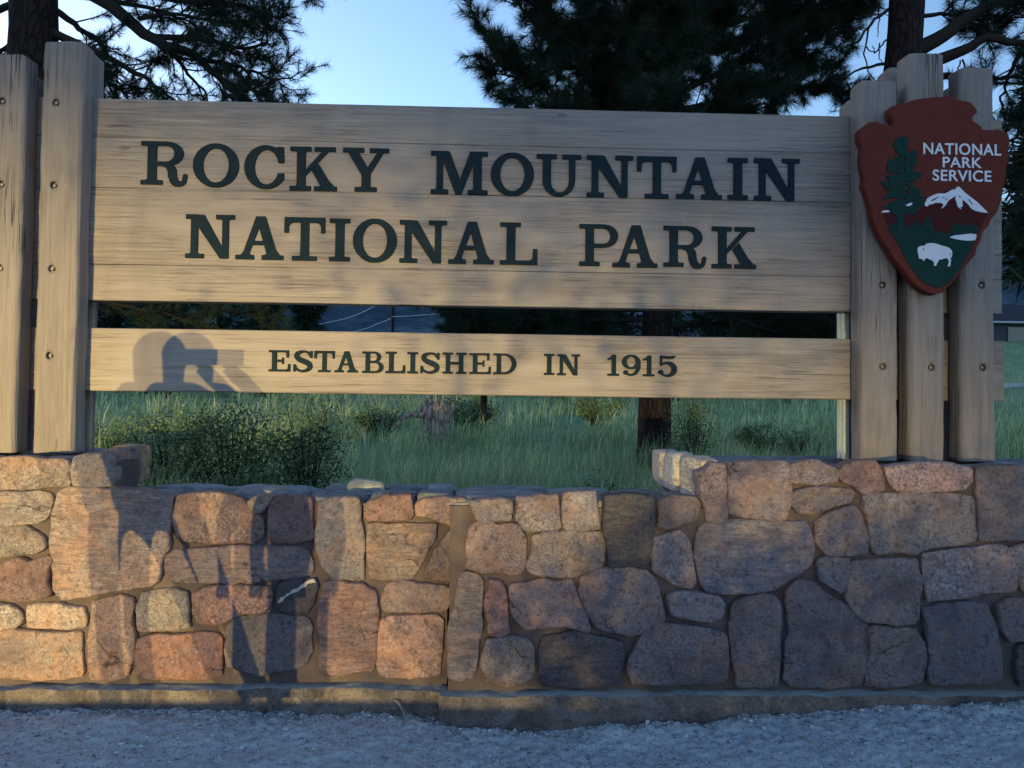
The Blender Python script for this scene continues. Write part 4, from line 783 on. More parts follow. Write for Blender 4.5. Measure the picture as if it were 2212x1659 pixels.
def pine(name, label, trunk, tr, limbs, k=70, nl=0.19, w=0.005, seed=0, spacing=0.2, tw=(0.35, 0.95), group=None, bare=(), dens=1.0):
    rs = np.random.default_rng(seed); base = trunk[0]; t = thing(name, base, label, 'tree', group)
    v, f = tube(spline(trunk, 24), np.interp(np.linspace(0, 1, 24), np.linspace(0, 1, len(tr)), tr), 16)
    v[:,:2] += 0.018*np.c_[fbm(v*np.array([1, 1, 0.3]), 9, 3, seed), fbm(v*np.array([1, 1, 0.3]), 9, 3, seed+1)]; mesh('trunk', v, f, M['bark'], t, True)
    br = MB(); C = []; D = []; br.tube(spline(trunk, 14), 0.01, 5)
    for pts, r0, leafy in limbs:
        P = spline(pts, 18); P += 0.02*rs.normal(size=P.shape)*np.linspace(0, 1, 18)[:,None]; br.tube(P, np.linspace(r0, max(r0*0.22, 0.007), 18), 7)
        if leafy is None: continue
        L = np.linalg.norm(np.diff(P, axis=0), axis=1).sum(); n = int(L*(1-leafy)/spacing*dens)+2
        for u in np.r_[leafy+(1-leafy)*rs.random(n), 1.0, 1.0]:
            i = min(int(u*17), 16); p = P[i]+(P[i+1]-P[i])*(u*17-i); T = P[i+1]-P[i]; T /= np.linalg.norm(T)+1e-9
            q = rs.normal(size=3)*np.array([1, 1, 0.8]); q -= (q@T)*T; q /= np.linalg.norm(q); a = R(rs.uniform(25, 65)) if u < 1 else R(12)
            d = T*math.cos(a)+q*math.sin(a); ln = rs.uniform(*tw)*(1.15-0.5*u); up = np.array([0, 0, 1.0])
            S = [p+d*ln*s+up*0.22*ln*s*s+0.03*rs.normal(size=3)*s for s in np.linspace(0, 1, 6)]; br.tube(S, np.linspace(0.011, 0.005, 6), 5)
            S = np.array(S)
            for s in (0.55, 0.8, 1.0):
                j = min(int(s*5), 4); e = S[j+1]-S[j]; e /= np.linalg.norm(e); c = S[0]+(S[-1]-S[0])*0; c = S[j]+(S[j+1]-S[j])*(s*5-j if j < 4 else s*5-4); C.append(c); D.append(e+up*0.15)
                for _ in range(2 if s < 1 else 1):
                    g = rs.normal(size=3); g -= (g@e)*e; g /= np.linalg.norm(g); d2 = e*0.7+g*0.7+up*0.25; d2 /= np.linalg.norm(d2); l2 = rs.uniform(0.1, 0.26); C.append(c+d2*l2); D.append(d2); br.tube([c, c+d2*l2*0.5, c+d2*l2], [0.006, 0.005, 0.004], 4)
    for pts, r0 in bare: 
        P = spline(pts, 10); P += 0.008*rs.normal(size=P.shape); br.tube(P, np.linspace(r0, r0*0.4, 10), 5)
    br.build('branches', M['twig'], t, True)
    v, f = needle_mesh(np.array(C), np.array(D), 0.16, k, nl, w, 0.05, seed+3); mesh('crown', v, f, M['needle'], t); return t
def lp(L, dist, dy=None):
    """limb from picture points at a distance, drifting in depth along it"""
    n = len(L); dy = dy or 0.0; return [px(a, b, dist-4+dy*i/(n-1)) for i, (a, b) in enumerate(L)]
# centre pine, its trunk stands in the meadow
DC = 11.0; b = px(1412, 1003, DC-4); base = (b.x, b.y, tz(b.x, b.y)-0.05)
trunkC = [base, px(1412, 960, DC-4), px(1418, 700, DC-4), px(1432, 400, DC-4), px(1440, 100, DC-4), px(1445, -200, DC-4), px(1450, -700, DC-4)]
limbsC = [(lp([(1440,230),(1425,200),(1440,150),(1470,110)], DC-0.4, -1.7), 0.04, 0.15), (lp([(1440,120),(1450,90),(1430,40),(1400,10)], DC-0.4, -1.7), 0.04, 0.15), (lp([(1440,255),(1470,245),(1450,215),(1420,220)], DC-0.4, -1.9), 0.04, 0.15), (lp([(1440,60),(1480,40),(1500,10),(1470,-30)], DC-0.4, -1.6), 0.04, 0.15), (lp([(1435,190),(1300,150),(1190,150),(1110,170),(1058,105)], DC, -0.8), 0.05, 0.2), (lp([(1435,60),(1300,30),(1180,60),(1115,5)], DC, -0.3), 0.06, 0.2), (lp([(1435,235),(1330,210),(1240,205),(1150,215)], DC, -1.0), 0.04, 0.15),
 (lp([(1445,210),(1540,165),(1650,120),(1760,85),(1825,25)], DC, -0.6), 0.06, 0.2), (lp([(1445,245),(1560,215),(1680,185),(1800,185)], DC, 0.5), 0.045, 0.15), (lp([(1440,120),(1560,60),(1700,20),(1800,20)], DC, 0.4), 0.05, 0.15),
 (lp([(1440,150),(1410,140),(1370,90),(1330,20)], DC, -1.6), 0.045, 0.2), (lp([(1440,170),(1480,120),(1520,60),(1560,-20)], DC, -1.5), 0.045, 0.2), (lp([(1440,250),(1500,240),(1580,225),(1640,235)], DC, -1.5), 0.04, 0.2), (lp([(1438,260),(1370,250),(1290,235),(1210,238)], DC, -1.6), 0.04, 0.2),
 (lp([(1440,20),(1380,-30),(1250,-50),(1130,-60)], DC, 0.6), 0.05, 0.2), (lp([(1440,0),(1560,-40),(1700,-70),(1800,-60)], DC, -0.6), 0.05, 0.2), (lp([(1440,90),(1350,70),(1260,100),(1210,110)], DC, 1.2), 0.045, 0.2), (lp([(1440,100),(1560,110),(1640,70),(1720,80)], DC, 1.2), 0.045, 0.2),
 (lp([(1430,690),(1300,690),(1150,690),(1010,672)], DC, -0.4), 0.045, 0.1), (lp([(1430,705),(1540,700),(1640,692),(1790,700)], DC, 0.4), 0.045, 0.1), (lp([(1430,670),(1330,672),(1220,700),(1120,720)], DC, 0.9), 0.04, 0.1), (lp([(1430,660),(1540,670),(1650,710),(1730,725)], DC, -0.7), 0.04, 0.1),
 (lp([(1430,560),(1300,600),(1150,660),(1060,700)], DC, 0.9), 0.045, 0.15), (lp([(1430,560),(1560,600),(1680,660),(1780,690)], DC, 0.9), 0.045, 0.15)]
rs = np.random.default_rng(5)
for k in range(16):
    z = px(1440, -100-k*38, DC-4); a = rs.uniform(0, 6.28); ln = rs.uniform(1.6, 2.7)*(1-k*0.03); limbsC.append(([z, z+Vector((math.cos(a)*ln*.4, math.sin(a)*ln*.4, 0.1)), z+Vector((math.cos(a)*ln, math.sin(a)*ln, 0.35))], 0.045, 0.25))
pine('pine_tree', 'dense ponderosa pine with reddish trunk standing in the meadow behind the lower board', trunkC, [0.27, 0.215, 0.2, 0.19, 0.17, 0.14, 0.06], limbsC, 95, 0.2, 0.006, 21, 0.075)
# pine behind the two left posts
DL = 9.5; b = px(60, 1000, DL-4); base = (b.x, b.y, tz(b.x, b.y)-0.05)
trunkL = [base, px(62, 800, DL-4), px(68, 400, DL-4), px(72, 100, DL-4), px(74, -200, DL-4), px(78, -900, DL-4)]
limbsL = [(lp([(90,-80),(250,20),(330,85),(430,130),(500,200),(520,250)], DL, -0.5), 0.10, 0.3), (lp([(90,-120),(300,-20),(430,5),(520,10),(585,40)], DL, -0.2), 0.07, 0.25), (lp([(330,80),(440,85),(520,105),(570,92),(600,35)], DL, 0.3), 0.04, 0.05), (lp([(430,130),(500,140),(560,160),(610,185)], DL, -0.4), 0.035, 0.05),
 (lp([(90,60),(200,110),(300,160),(380,215)], DL, -0.3), 0.06, 0.25), (lp([(90,0),(170,60),(230,110),(260,180)], DL, 0.8), 0.05, 0.2), (lp([(480,185),(530,185),(585,205)], DL, 0.2), 0.03, 0.1), (lp([(50,0),(-60,40),(-200,60)], DL, 0.2), 0.05, 0.2),
 (lp([(90,-20),(220,0),(340,20),(430,60)], DL, 0.9), 0.05, 0.2), (lp([(90,-160),(300,-80),(500,-50),(680,-30)], DL, 0.1), 0.06, 0.3), (lp([(100,80),(190,140),(250,190),(300,230)], DL, 0.6), 0.04, 0.15), (lp([(60,60),(0,110),(-80,120)], DL, 0.6), 0.04, 0.2),
 (lp([(300,40),(380,30),(470,50),(540,60)], DL, -0.3), 0.03, 0.1), (lp([(360,100),(400,150),(440,200),(450,240)], DL, 0.4), 0.03, 0.1), (lp([(70,620),(180,640),(300,670),(420,690)], DL, 0.8), 0.04, 0.2), (lp([(70,560),(220,600),(400,650),(560,690)], DL, 1.5), 0.05, 0.2)]
for k in range(10):
    z = px(74, -250-k*60, DL-4); a = rs.uniform(0, 6.28); ln = rs.uniform(1.8, 3.0); limbsL.append(([z, z+Vector((math.cos(a)*ln*.4, math.sin(a)*ln*.4, 0)), z+Vector((math.cos(a)*ln, math.sin(a)*ln, 0.2))], 0.05, 0.3))
pine('pine_tree', 'dark pine with thick straight trunk rising behind the paired left posts', trunkL, [0.34, 0.29, 0.275, 0.26, 0.23, 0.08], limbsL, 52, 0.13, 0.0045, 22, 0.11, (0.3, 0.75))
# pine behind the right posts, bare twigs on one side, heavy limbs on the other
DR = 9.0; b = px(1852, 1003, DR-4); base = (b.x, b.y, tz(b.x, b.y)-0.05)
trunkR = [base, px(1862, 940, DR-4), px(1888, 700, DR-4), px(1925, 400, DR-4), px(1952, 120, DR-4), px(1962, -100, DR-4), px(1980, -800, DR-4)]
limbsR = [(lp([(1960,150),(2030,128),(2090,105),(2140,85),(2230,95),(2330,120)], DR, -0.4), 0.085, 0.55), (lp([(1960,120),(2040,75),(2110,25),(2200,-15),(2320,-40)], DR, -0.2), 0.10, 0.45), (lp([(1965,40),(2040,30),(2110,40),(2180,20)], DR, 0.5), 0.03, 0.3),
 (lp([(2212,100),(2185,150),(2168,200),(2165,260)], DR, 0.0), 0.03, 0.2), (lp([(1960,170),(2050,165),(2120,168),(2240,172)], DR+1.5, 0.0), 0.06, 0.7), (lp([(2325,119),(2260,200),(2200,280),(2180,340)], DR-0.4, 0.4), 0.04, 0.1), (lp([(2325,119),(2340,240),(2260,350),(2195,470)], DR-0.4, 0.6), 0.04, 0.1), (lp([(2120,20),(2130,60),(2150,70)], DR, 0.1), 0.015, 0.3),
 (lp([(2318,-40),(2330,10),(2260,20),(2190,40)], DR-0.2, 0.6), 0.04, 0.1)]
bareR = [(lp([(1925,15),(1885,45),(1855,85),(1838,95)], DR, -0.2), 0.022), (lp([(1925,135),(1880,142),(1840,160),(1808,170)], DR, -0.1), 0.022), (lp([(1885,45),(1870,90),(1868,125),(1885,170),(1915,192)], DR, -0.1), 0.013), (lp([(1925,75),(1905,95),(1890,115),(1885,95)], DR, 0.2), 0.013),
 (lp([(1870,100),(1885,112),(1905,108)], DR, 0), 0.009), (lp([(1862,70),(1858,88),(1850,105)], DR, 0), 0.009), (lp([(1862,32),(1885,32),(1925,32)], DR, 0.1), 0.011), (lp([(1930,150),(1905,180),(1880,200)], DR, 0), 0.012), (lp([(1898,92),(1902,125),(1912,145)], DR, 0), 0.009), (lp([(2075,130),(2068,170),(2060,195)], DR, 0), 0.010), (lp([(2080,128),(2092,165),(2098,200)], DR, 0), 0.012),
 (lp([(1840,160),(1832,150)], DR, 0), 0.008), (lp([(1818,166),(1810,156)], DR, 0), 0.008), (lp([(1892,0),(1900,40),(1895,80)], DR, 0.1), 0.012), (lp([(1870,5),(1885,15),(1925,20)], DR, 0.1), 0.012)]
pine('pine_tree', 'pine with bare dead twigs and heavy bent limbs behind the arrowhead plaque', trunkR, [0.30, 0.24, 0.225, 0.215, 0.2, 0.19, 0.06], limbsR, 60, 0.17, 0.0048, 23, 0.15, (0.25, 0.6), bare=bareR)
# young pine tips just above the boards
for (x, y, d, s, lab) in ((1045, 236, 16, 41, 'top shoot of a young pine peeking over the board in open sky'), (1835, 175, 13, 42, 'young pine rising just beside the first right post')):
    b = px(x, 900, d-4); g = tz(b.x, b.y); top = px(x, y-6 if x < 1500 else y, d-4); base = (b.x, b.y, g-0.05); H = top.z-g
    L = []; r2 = np.random.default_rng(s)
    for k in range(14):
        z = g+H*(0.3+0.68*k/14); a = r2.uniform(0, 6.28); ln = 0.12+0.75*(1-k/14); L.append(([Vector((b.x, b.y, z)), Vector((b.x+math.cos(a)*ln*.5, b.y+math.sin(a)*ln*.5, z+0.06)), Vector((b.x+math.cos(a)*ln, b.y+math.sin(a)*ln, z+0.25*ln))], 0.02, 0.3))
    pine('young_pine', lab, [base, (b.x, b.y, g+H*0.5), (b.x, b.y, top.z-0.05)], [0.07, 0.05, 0.012], L, 40, 0.15, 0.005, s, 0.25, (0.15, 0.3))
# far conifers that close the gaps
def conifer(x, y, H, W, seed, label, zb=0.5):
    rs = np.random.default_rng(seed); g = tz(x, y); t = thing('conifer', (x, y, g), label, 'tree', 'conifers across the meadow')
    v, f = tube([(x, y, g-0.1), (x, y, g+H*.5), (x, y, g+H)], [W*.07, W*.05, 0.02], 8); mesh('trunk', v, f, M['bark'], t, True)
    n = 900; u = rs.random(n)**0.7; rad = W*(1-u*0.93)*np.sqrt(rs.random(n))*(0.75+0.25*np.sin(u*26+seed)); a = rs.uniform(0, 6.28, n)
    C = np.c_[x+rad*np.cos(a), y+rad*np.sin(a), g+zb+(H-zb)*u*0.98-0.12*rad]; D = np.c_[np.cos(a), np.sin(a), rs.normal(0, 0.25, n)-0.1]
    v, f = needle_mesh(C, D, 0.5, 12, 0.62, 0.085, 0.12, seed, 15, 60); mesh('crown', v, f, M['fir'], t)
FAR = [(250, 44, 13, 3.0), (360, 38, 11, 2.7), (470, 46, 12, 3.0), (570, 41, 10, 2.6), (660, 47, 11, 2.4), (985, 50, 12, 2.4), (1090, 44, 12, 2.8), (1210, 41, 12, 3.0), (1330, 48, 13, 3.2), (1460, 42, 12, 3.0), (1590, 46, 13, 3.2), (1700, 39, 11, 2.8), (1790, 44, 12, 3.0), (130, 40, 12, 3.0), (20, 46, 12, 3.0)]
side = ['beside the pale trunk line', 'in the row']
FL = ['far dark conifer seen low between the boards near the left posts', 'far dark conifer seen low between the boards under the word MOUNTAIN']
for k, (x, d, H, W) in enumerate(FAR):
    b = px(x, 870, d-4); conifer(b.x, b.y, H, W, 60+k, FL[0] if x < 800 else FL[1])
b = px(2290, 870, 10.5); conifer(b.x, b.y, 8.5, 1.7, 90, 'dense dark conifer standing right of the arrowhead plaque', 3.4); 

# ------------------------------------------------------------------ shrubs, stump, grass
def leafmesh(C, D, n, size, seed):
    pass
def shrub(name, x, y, w, h, mat, label, seed, n=2600, leaf=0.028, cat='shrub', lumps=9, stems=16):
    rs = np.random.default_rng(seed); g = tz(x, y); t = thing(name, (x, y, g), label, cat); st = MB(); tips = []
    for k in range(stems):
        a = rs.uniform(0, 6.28); r = w*0.5*np.sqrt(rs.random()); hh = h*(0.55+0.45*rs.random())*(1-0.35*(r/(w*.5))**2)
        P = spline([(x+0.12*r*math.cos(a), y+0.12*r*math.sin(a), g-0.02), (x+0.55*r*math.cos(a), y+0.5*r*math.sin(a), g+hh*.55), (x+r*math.cos(a), y+r*math.sin(a)*0.8, g+hh)], 9); st.tube(P, np.linspace(0.010, 0.003, 9), 5); tips.append(P)
        for _ in range(5):
            i = rs.integers(3, 9); q = P[i]; d = rs.normal(size=3)*np.array([1, 1, .5])+np.array([0, 0, .5]); d /= np.linalg.norm(d); L = rs.uniform(0.08, 0.24)*h*1.3; S = np.array([q+d*L*s for s in np.linspace(0, 1, 4)]); st.tube(S, np.linspace(0.004, 0.002, 4), 4); tips.append(S)
    st.build('stems', M['twig'], t, True)
    allp = [p for T in tips for p in T[1:]]; idx = rs.integers(0, len(allp), n); c = np.array(allp)[idx]+rs.normal(size=(n, 3))*np.array([.05, .05, .04])*(0.6+h)
    c[:,2] = np.maximum(c[:,2], g+0.02)
    d = rs.normal(size=(n, 3)); d[:,2] = np.abs(d[:,2])+0.2; d /= np.linalg.norm(d, axis=1)[:,None]; s = np.cross(d, rs.normal(size=(n, 3))); s /= np.linalg.norm(s, axis=1)[:,None]
    l = leaf*rs.uniform(0.6, 1.3, n)[:,None]; nrm = np.cross(d, s)
    v = np.stack([c, c+d*l*.5+s*l*.32+nrm*l*.08, c+d*l, c+d*l*.5-s*l*.32+nrm*l*.08], 1).reshape(-1, 3)
    mesh('foliage', v, np.arange(n*4).reshape(-1, 4), M[mat], t); return t
def at(xp, d): b = px(xp, 900, d-4); return b.x, b.y
for (xp, d, w, h, mt, lab, sd_, n, lf) in (
 (370, 6.6, 0.95, 1.0, 'leaf', 'leafy dark green bush beside the left raised end of the wall', 1, 5200, 0.026), (500, 6.3, 1.0, 1.02, 'leaf', 'rounded olive bush in the middle of the three bushes behind the low wall', 2, 5600, 0.026), (668, 6.7, 1.05, 1.02, 'leaf', 'spreading bush with thin stems nearest the splintered stump', 3, 5200, 0.026), (560, 5.6, 0.9, 0.5, 'leaf', 'low dark bush growing against the back of the low wall', 4, 4200, 0.024),
 (238, 10.5, 0.85, 0.62, 'leafy', 'small brownish bush beside the second left post', 5, 2600, 0.03), (1500, 10.2, 0.62, 0.95, 'leafy', 'upright yellow green bush beside the reddish pine trunk', 6, 3000, 0.028), (1440, 10.0, 0.9, 0.35, 'sage', 'low grey green bush at the foot of the reddish pine trunk', 7, 2200, 0.026), (1010, 17, 1.3, 1.0, 'leaf', 'bush growing right beside the splintered stump', 8, 2600, 0.05),
 (1635, 12, 0.75, 0.6, 'leafy', 'feathery rabbitbrush clump right of the reddish pine trunk', 10, 2600, 0.03), (1720, 12.5, 0.9, 0.5, 'sage', 'grey green sage clump beside the rabbitbrush', 11, 2400, 0.03), (1310, 5.6, 0.6, 0.42, 'leaf', 'low dark shrub behind the wall left of the raised right end', 12, 2600, 0.022), (830, 15, 1.2, 0.7, 'leaf', 'low bush left of the splintered stump', 13, 2200, 0.045), (1290, 20, 1.8, 0.9, 'leaf', 'far bush left of the reddish pine trunk', 14, 2200, 0.06), (2195, 7.5, 0.5, 0.4, 'leafy', 'small bright bush beyond the end of the right posts', 15, 2000, 0.025)):
    x, y = at(xp, d); shrub('bush', x, y, w, h, mt, lab, 300+sd_, n, lf)
# splintered stump
x, y = at(945, 14.5); g = tz(x, y)+0.05; stump = thing('tree_stump', (x, y, g), 'splintered grey brown tree stump in the meadow grass', 'stump'); rs = np.random.default_rng(8)
v, f = tube(spline([(x, y, g-0.1), (x, y, g+0.25), (x+0.02, y, g+0.62)], 8), [0.42, 0.36, 0.33, 0.31, 0.3, 0.29, 0.28, 0.25], 18); v[:,:2] += 0.03*np.c_[fbm(v*np.array([1,1,.2]), 9, 3, 3), fbm(v*np.array([1,1,.2]), 9, 3, 4)]
M['deadwood'] = mat_bark('dead wood', (0.12, 0.085, 0.075), (0.48, 0.37, 0.32)); mesh('trunk', v, f, M['deadwood'], stump, True)
for k in range(22):
    a = rs.uniform(0, 6.28); r = rs.uniform(0.1, 0.32); q = np.array([x+r*math.cos(a), y+r*math.sin(a), g+rs.uniform(0.2, 0.5)]); ln = rs.uniform(0.2, 0.62)*(1.2 if r < .2 else 0.8); e = np.array([math.cos(a)*0.25, math.sin(a)*.2, 1.0])
    v, f = tube([q, q+e*ln*.5, q+e*ln], [0.05, 0.035, 0.004], 5); mesh('splinter', v, f, M['deadwood'], stump)
v, f = tube(spline([(x-0.25, y-.3, g+0.45), (x-0.55, y-.4, g+0.42), (x-0.8, y-.45, g+0.15)], 8), np.linspace(0.07, 0.03, 8), 6); mesh('broken_branch', v, f, M['deadwood'], stump)
# grass
def blades(n, d0, d1, h0, h1, w, seed, kx=0.78, power=1.0):
    rs = np.random.default_rng(seed); u = rs.random(n); d = d0*(d1/d0)**(u**power); x = rs.uniform(-kx, kx, n)*d; y = d-4
    cl = fbm(np.c_[x, y, 0*x], 0.9, 3, 71); keep = rs.random(n) < np.clip(0.75+cl*0.6, 0.15, 1); x, y, d, cl = x[keep], y[keep], d[keep], cl[keep]; n = len(x)
    z = terr(x, y); h = rs.uniform(h0, h1, n)*(1+0.8*cl); lean = rs.normal(0, 0.22, (n, 2))+np.array([0.1, 0]); a = rs.uniform(0, 6.28, n); ww = w*np.clip(d/7, 1, 4)*rs.uniform(.6, 1.3, n)
    s = np.c_[np.cos(a), np.sin(a), 0*a]*ww[:,None]; b = np.c_[x, y, z-0.01]; m = b+np.c_[lean*h[:,None]*.35, h*.6]; t = b+np.c_[lean*h[:,None]*1.1, h]
    v = np.stack([b-s, b+s, m+s*.7, m-s*.7, t], 1).reshape(-1, 3); i = np.arange(n)[:,None]*5
    f = np.concatenate([i+np.array([[0, 1, 2]]), i+np.array([[0, 2, 3]]), i+np.array([[3, 2, 4]])]); return v, f
V1, F1 = blades(40000, 4.6, 16, 0.12, 0.40, 0.0030, 1); V2, F2 = blades(30000, 12, 60, 0.25, 0.5, 0.005, 2)
tag(mesh('grass', np.vstack([V1, V2]), np.vstack([F1, F2+len(V1)]), M['grass'], None, False, (0, 4, 0)), 'tall green meadow grass behind the stone wall', 'grass', None, 'stuff')
# straw-coloured seed stalks near the right end
# ------------------------------------------------------------------ gravel and twig on the ground
n = 9500; rs = np.random.default_rng(17); x = rs.uniform(-3, 3, n); edge = np.where(x < X_STEP, WL, WR)-0.075; u = rs.random(n); y = edge-np.where(rs.random(n) < 0.35, np.abs(rs.normal(0, 0.025, n))+0.004, u*0.75); s = rs.uniform(0.0025, 0.0075, n)*np.where(rs.random(n) < .06, 1.9, 1); z = front_z(x, y)
oct_ = np.array([(1,0,0),(0,1,0),(-1,0,0),(0,-1,0),(0,0,.7),(0,0,-.7)]); of = np.array([(0,1,4),(1,2,4),(2,3,4),(3,0,4),(1,0,5),(2,1,5),(3,2,5),(0,3,5)])
a = rs.uniform(0, 6.28, n); jit = rs.uniform(.55, 1.3, (n, 6, 1)); P = oct_[None]*jit; X = P[...,0]*np.cos(a)[:,None]-P[...,1]*np.sin(a)[:,None]; Y = (P[...,0]*np.sin(a)[:,None]+P[...,1]*np.cos(a)[:,None])
v = np.stack([x[:,None]+X*s[:,None]*1.2, y[:,None]+Y*s[:,None], (z+0.15*s)[:,None]+P[...,2]*s[:,None]*.8], -1).reshape(-1, 3); f = (of[None]+np.arange(n)[:,None,None]*6).reshape(-1, 3)
tag(mesh('gravel', v, f, M['pebble'], None, False, (0, -0.8, 0)), 'loose grey gravel scattered along the foot of the wall', 'gravel', None, 'stuff')
n = 900; x = rs.uniform(-3, 3, n); y = np.where(x < X_STEP, WL, WR)-0.08-np.abs(rs.normal(0, 0.16, n)); a = rs.uniform(0, 6.28, n); L_ = rs.uniform(0.012, 0.045, n); z = front_z(x, y)+0.004
d_ = np.c_[np.cos(a), np.sin(a), 0*a]*L_[:,None]/2; s_ = np.c_[-np.sin(a), np.cos(a), 0*a]*0.0011; c_ = np.c_[x, y, z]; v = np.stack([c_-d_-s_, c_-d_+s_, c_+d_+s_+np.array([0, 0, .003]), c_+d_-s_+np.array([0, 0, .003])], 1).reshape(-1, 3)
tag(mesh('pine_litter', v, np.arange(n*4).reshape(-1, 4), mat_leaf('dry needles', [(0.0, (0.05, 0.035, 0.025)), (1.0, (0.22, 0.16, 0.10))], 0.9), None, False, (0, -0.7, 0)), 'dry brown pine needles scattered on the gravel by the wall', 'litter', None, 'stuff')
q0 = px(851, 1511, WL-0.08); q1 = px(862, 1521, WL-0.10); q2 = px(876, 1530, WL-0.13); q2.z = ground_z(q2.x, q2.y)+0.012
v, f = tube(spline([q0, q1, q2], 10), np.linspace(0.003, 0.0045, 10), 6); tag(mesh('twig', v, f, mat_flat('pale twig', (0.2, 0.17, 0.14), 0.8), None, True), 'short bare twig leaning against the plinth beside the wall step', 'twig')

# ------------------------------------------------------------------ far things: pole, wires, house, barrier
b = px(846, 870, 56); g = tz(b.x, b.y); pole = thing('utility_pole', (b.x, b.y, g), 'dark wooden utility pole carrying wires across the valley', 'pole'); v, f = tube([(b.x, b.y, g-.2), (b.x, b.y, g+4), (b.x, b.y, g+9.5)], [0.13, 0.12, 0.1], 10); mesh('shaft', v, f, M['twig'], pole, True)
mb = MB(); mb.box((b.x-1.1, b.y-0.08, g+8.7), (b.x+1.1, b.y+0.06, g+8.85)); mb.build('crossarm', M['twig'], pole)
M['wire'] = mat_flat('pale wire', (0.55, 0.56, 0.58), 0.4, 0.4, 0.1, 30, 0, 0.3)
for k, (pts, lab) in enumerate((([(560, 725), (725, 693), (770, 680), (808, 662), (846, 645)], 'upper pale wire sloping up to the utility pole'), ([(640, 745), (778, 713), (812, 701), (845, 688)], 'lower pale wire sloping up to the utility pole'), ([(846, 684), (880, 683), (920, 680), (1100, 668)], 'nearly level pale wire running right from the utility pole'))):
    P = spline([px(a_, b_, 55.9) for a_, b_ in pts], 24); v, f = tube(P, 0.026, 5); tag(mesh('wire', v, f, M['wire'], None, True), lab, 'wire', 'wires on the utility pole')
def ray_ground(x, y):
    for d in np.arange(12, 300, 0.5):
        p = px(x, y, d)
        if tz(p.x, p.y) >= p.z: return p
    return px(x, y, 80)
q = ray_ground(2176, 742); HY = q.y; k_ = (HY+4)/1671; zr = px(2160, 692, HY).z; x0 = px(2140, 700, HY).x
house = thing('far_house', (x0+5, HY+3, q.z-0.3), 'dark low house with a pale eave line beyond the right posts', 'house')
mb = MB(); mb.box((x0+0.4, HY+0.7, q.z-1.2), (x0+11, HY+6, zr-0.1)); mb.build('wall', mat_flat('dark siding', (0.045, 0.055, 0.07), 0.9, 0.1), house)
mb = MB(); mb.add([(x0-.4, HY, zr), (x0+12, HY, zr-.5), (x0+12, HY+3.5, zr+1.6), (x0-.4, HY+3.5, zr+2.0), (x0-.4, HY+7, zr), (x0+12, HY+7, zr-.5)], [(0, 1, 2, 3), (3, 2, 5, 4), (0, 3, 4), (1, 5, 2)]); mb.build('roof', mat_flat('dark roof', (0.03, 0.035, 0.045), 0.9, 0.1), house)
mb = MB(); mb.box((x0-.45, HY-.1, zr-.22), (x0+12, HY+.02, zr-.06)); mb.build('eave_board', mat_flat('pale eave', (0.30, 0.33, 0.36), 0.8, 0.1), house)
mb = MB(); mb.box((x0+1.9, HY+.6, q.z+0.2), (x0+3.4, HY+.68, zr-.5)); mb.build('window', mat_flat('dark glass', (0.03, 0.045, 0.06), 0.2, 0.4, .1, 3, 0), house)
q = ray_ground(2190, 838); BY = q.y; mb = MB(); mb.box((px(2140, 838, BY).x, BY, q.z-0.5), (px(2420, 838, BY).x, BY+.3, px(2190, 827, BY).z)); tag(mb.build('road_barrier', mat_flat('pale concrete', (0.34, 0.36, 0.38), 0.9, 0.1)), 'pale low barrier across the meadow beyond the right posts', 'barrier')

# ------------------------------------------------------------------ the car whose headlights light the wall, and two people standing in the beam
hb = px(385, 790, 0.0)                                  # where the heads' shadows fall on the lower board
LY = -47.0; LX = hb.x-6.0; LZ = 0.70
car = thing('parked_car', (LX, LY-2.0, 0.0), 'dark grey parked car facing the stone wall with both headlights on', 'car')
M['paint'] = mat_flat('dark car paint', (0.05, 0.055, 0.06), 0.3, 0.5, .05, 5, 0); M['glass'] = mat_flat('car glass', (0.02, 0.025, 0.03), 0.1, 0.6, .05, 5, 0); M['tyre'] = mat_flat('tyre rubber', (0.02, 0.02, 0.02), 0.9); M['rim'] = mat_flat('wheel rim', (0.4, 0.4, 0.42), 0.35, 0.5, .1, 10, 0, 0.7)
def loft(secs, mat, name, parent):
    m = len(secs[0]); v = [p for s in secs for p in s]; f = [(i*m+j, i*m+(j+1) % m, (i+1)*m+(j+1) % m, (i+1)*m+j) for i in range(len(secs)-1) for j in range(m)]; f += [tuple(range(m-1, -1, -1)), tuple((len(secs)-1)*m+j for j in range(m))]
    o = mesh(name, v, f, mat, parent, True); bv = o.modifiers.new('b', 'BEVEL'); bv.width = 0.05; bv.segments = 2; return o
def sec(y, hw, z0, z1): return [(LX-hw, LY+y, z0), (LX+hw, LY+y, z0), (LX+hw*1.02, LY+y, (z0+z1)/2), (LX+hw*0.94, LY+y, z1), (LX-hw*0.94, LY+y, z1), (LX-hw*1.02, LY+y, (z0+z1)/2)]
loft([sec(-4.4, .8, .3, .95), sec(-4.2, .88, .25, 1.0), sec(-2.6, .9, .22, 1.0), sec(-1.2, .9, .22, .98), sec(-.25, .86, .25, .88), sec(-.1, .78, .3, .75)], M['paint'], 'body', car)
loft([sec(-4.15, .72, .97, 1.05), sec(-3.5, .68, .97, 1.48), sec(-2.2, .68, .97, 1.5), sec(-1.35, .74, .95, 1.0)], M['glass'], 'cabin', car)
for sx in (-1, 1):
    for yy in (-.95, -3.55):
        v, f = tube([(LX+sx*.72, LY+yy, .33), (LX+sx*.74, LY+yy, .33), (LX+sx*.92, LY+yy, .33), (LX+sx*.94, LY+yy, .33)], [.26, .33, .33, .28], 24); w_ = mesh('wheel', v, f, M['tyre'], car, True); v, f = tube([(LX+sx*.90, LY+yy, .33), (LX+sx*.95, LY+yy, .33)], [.2, .17], 16); mesh('rim', v, f, M['rim'], w_)
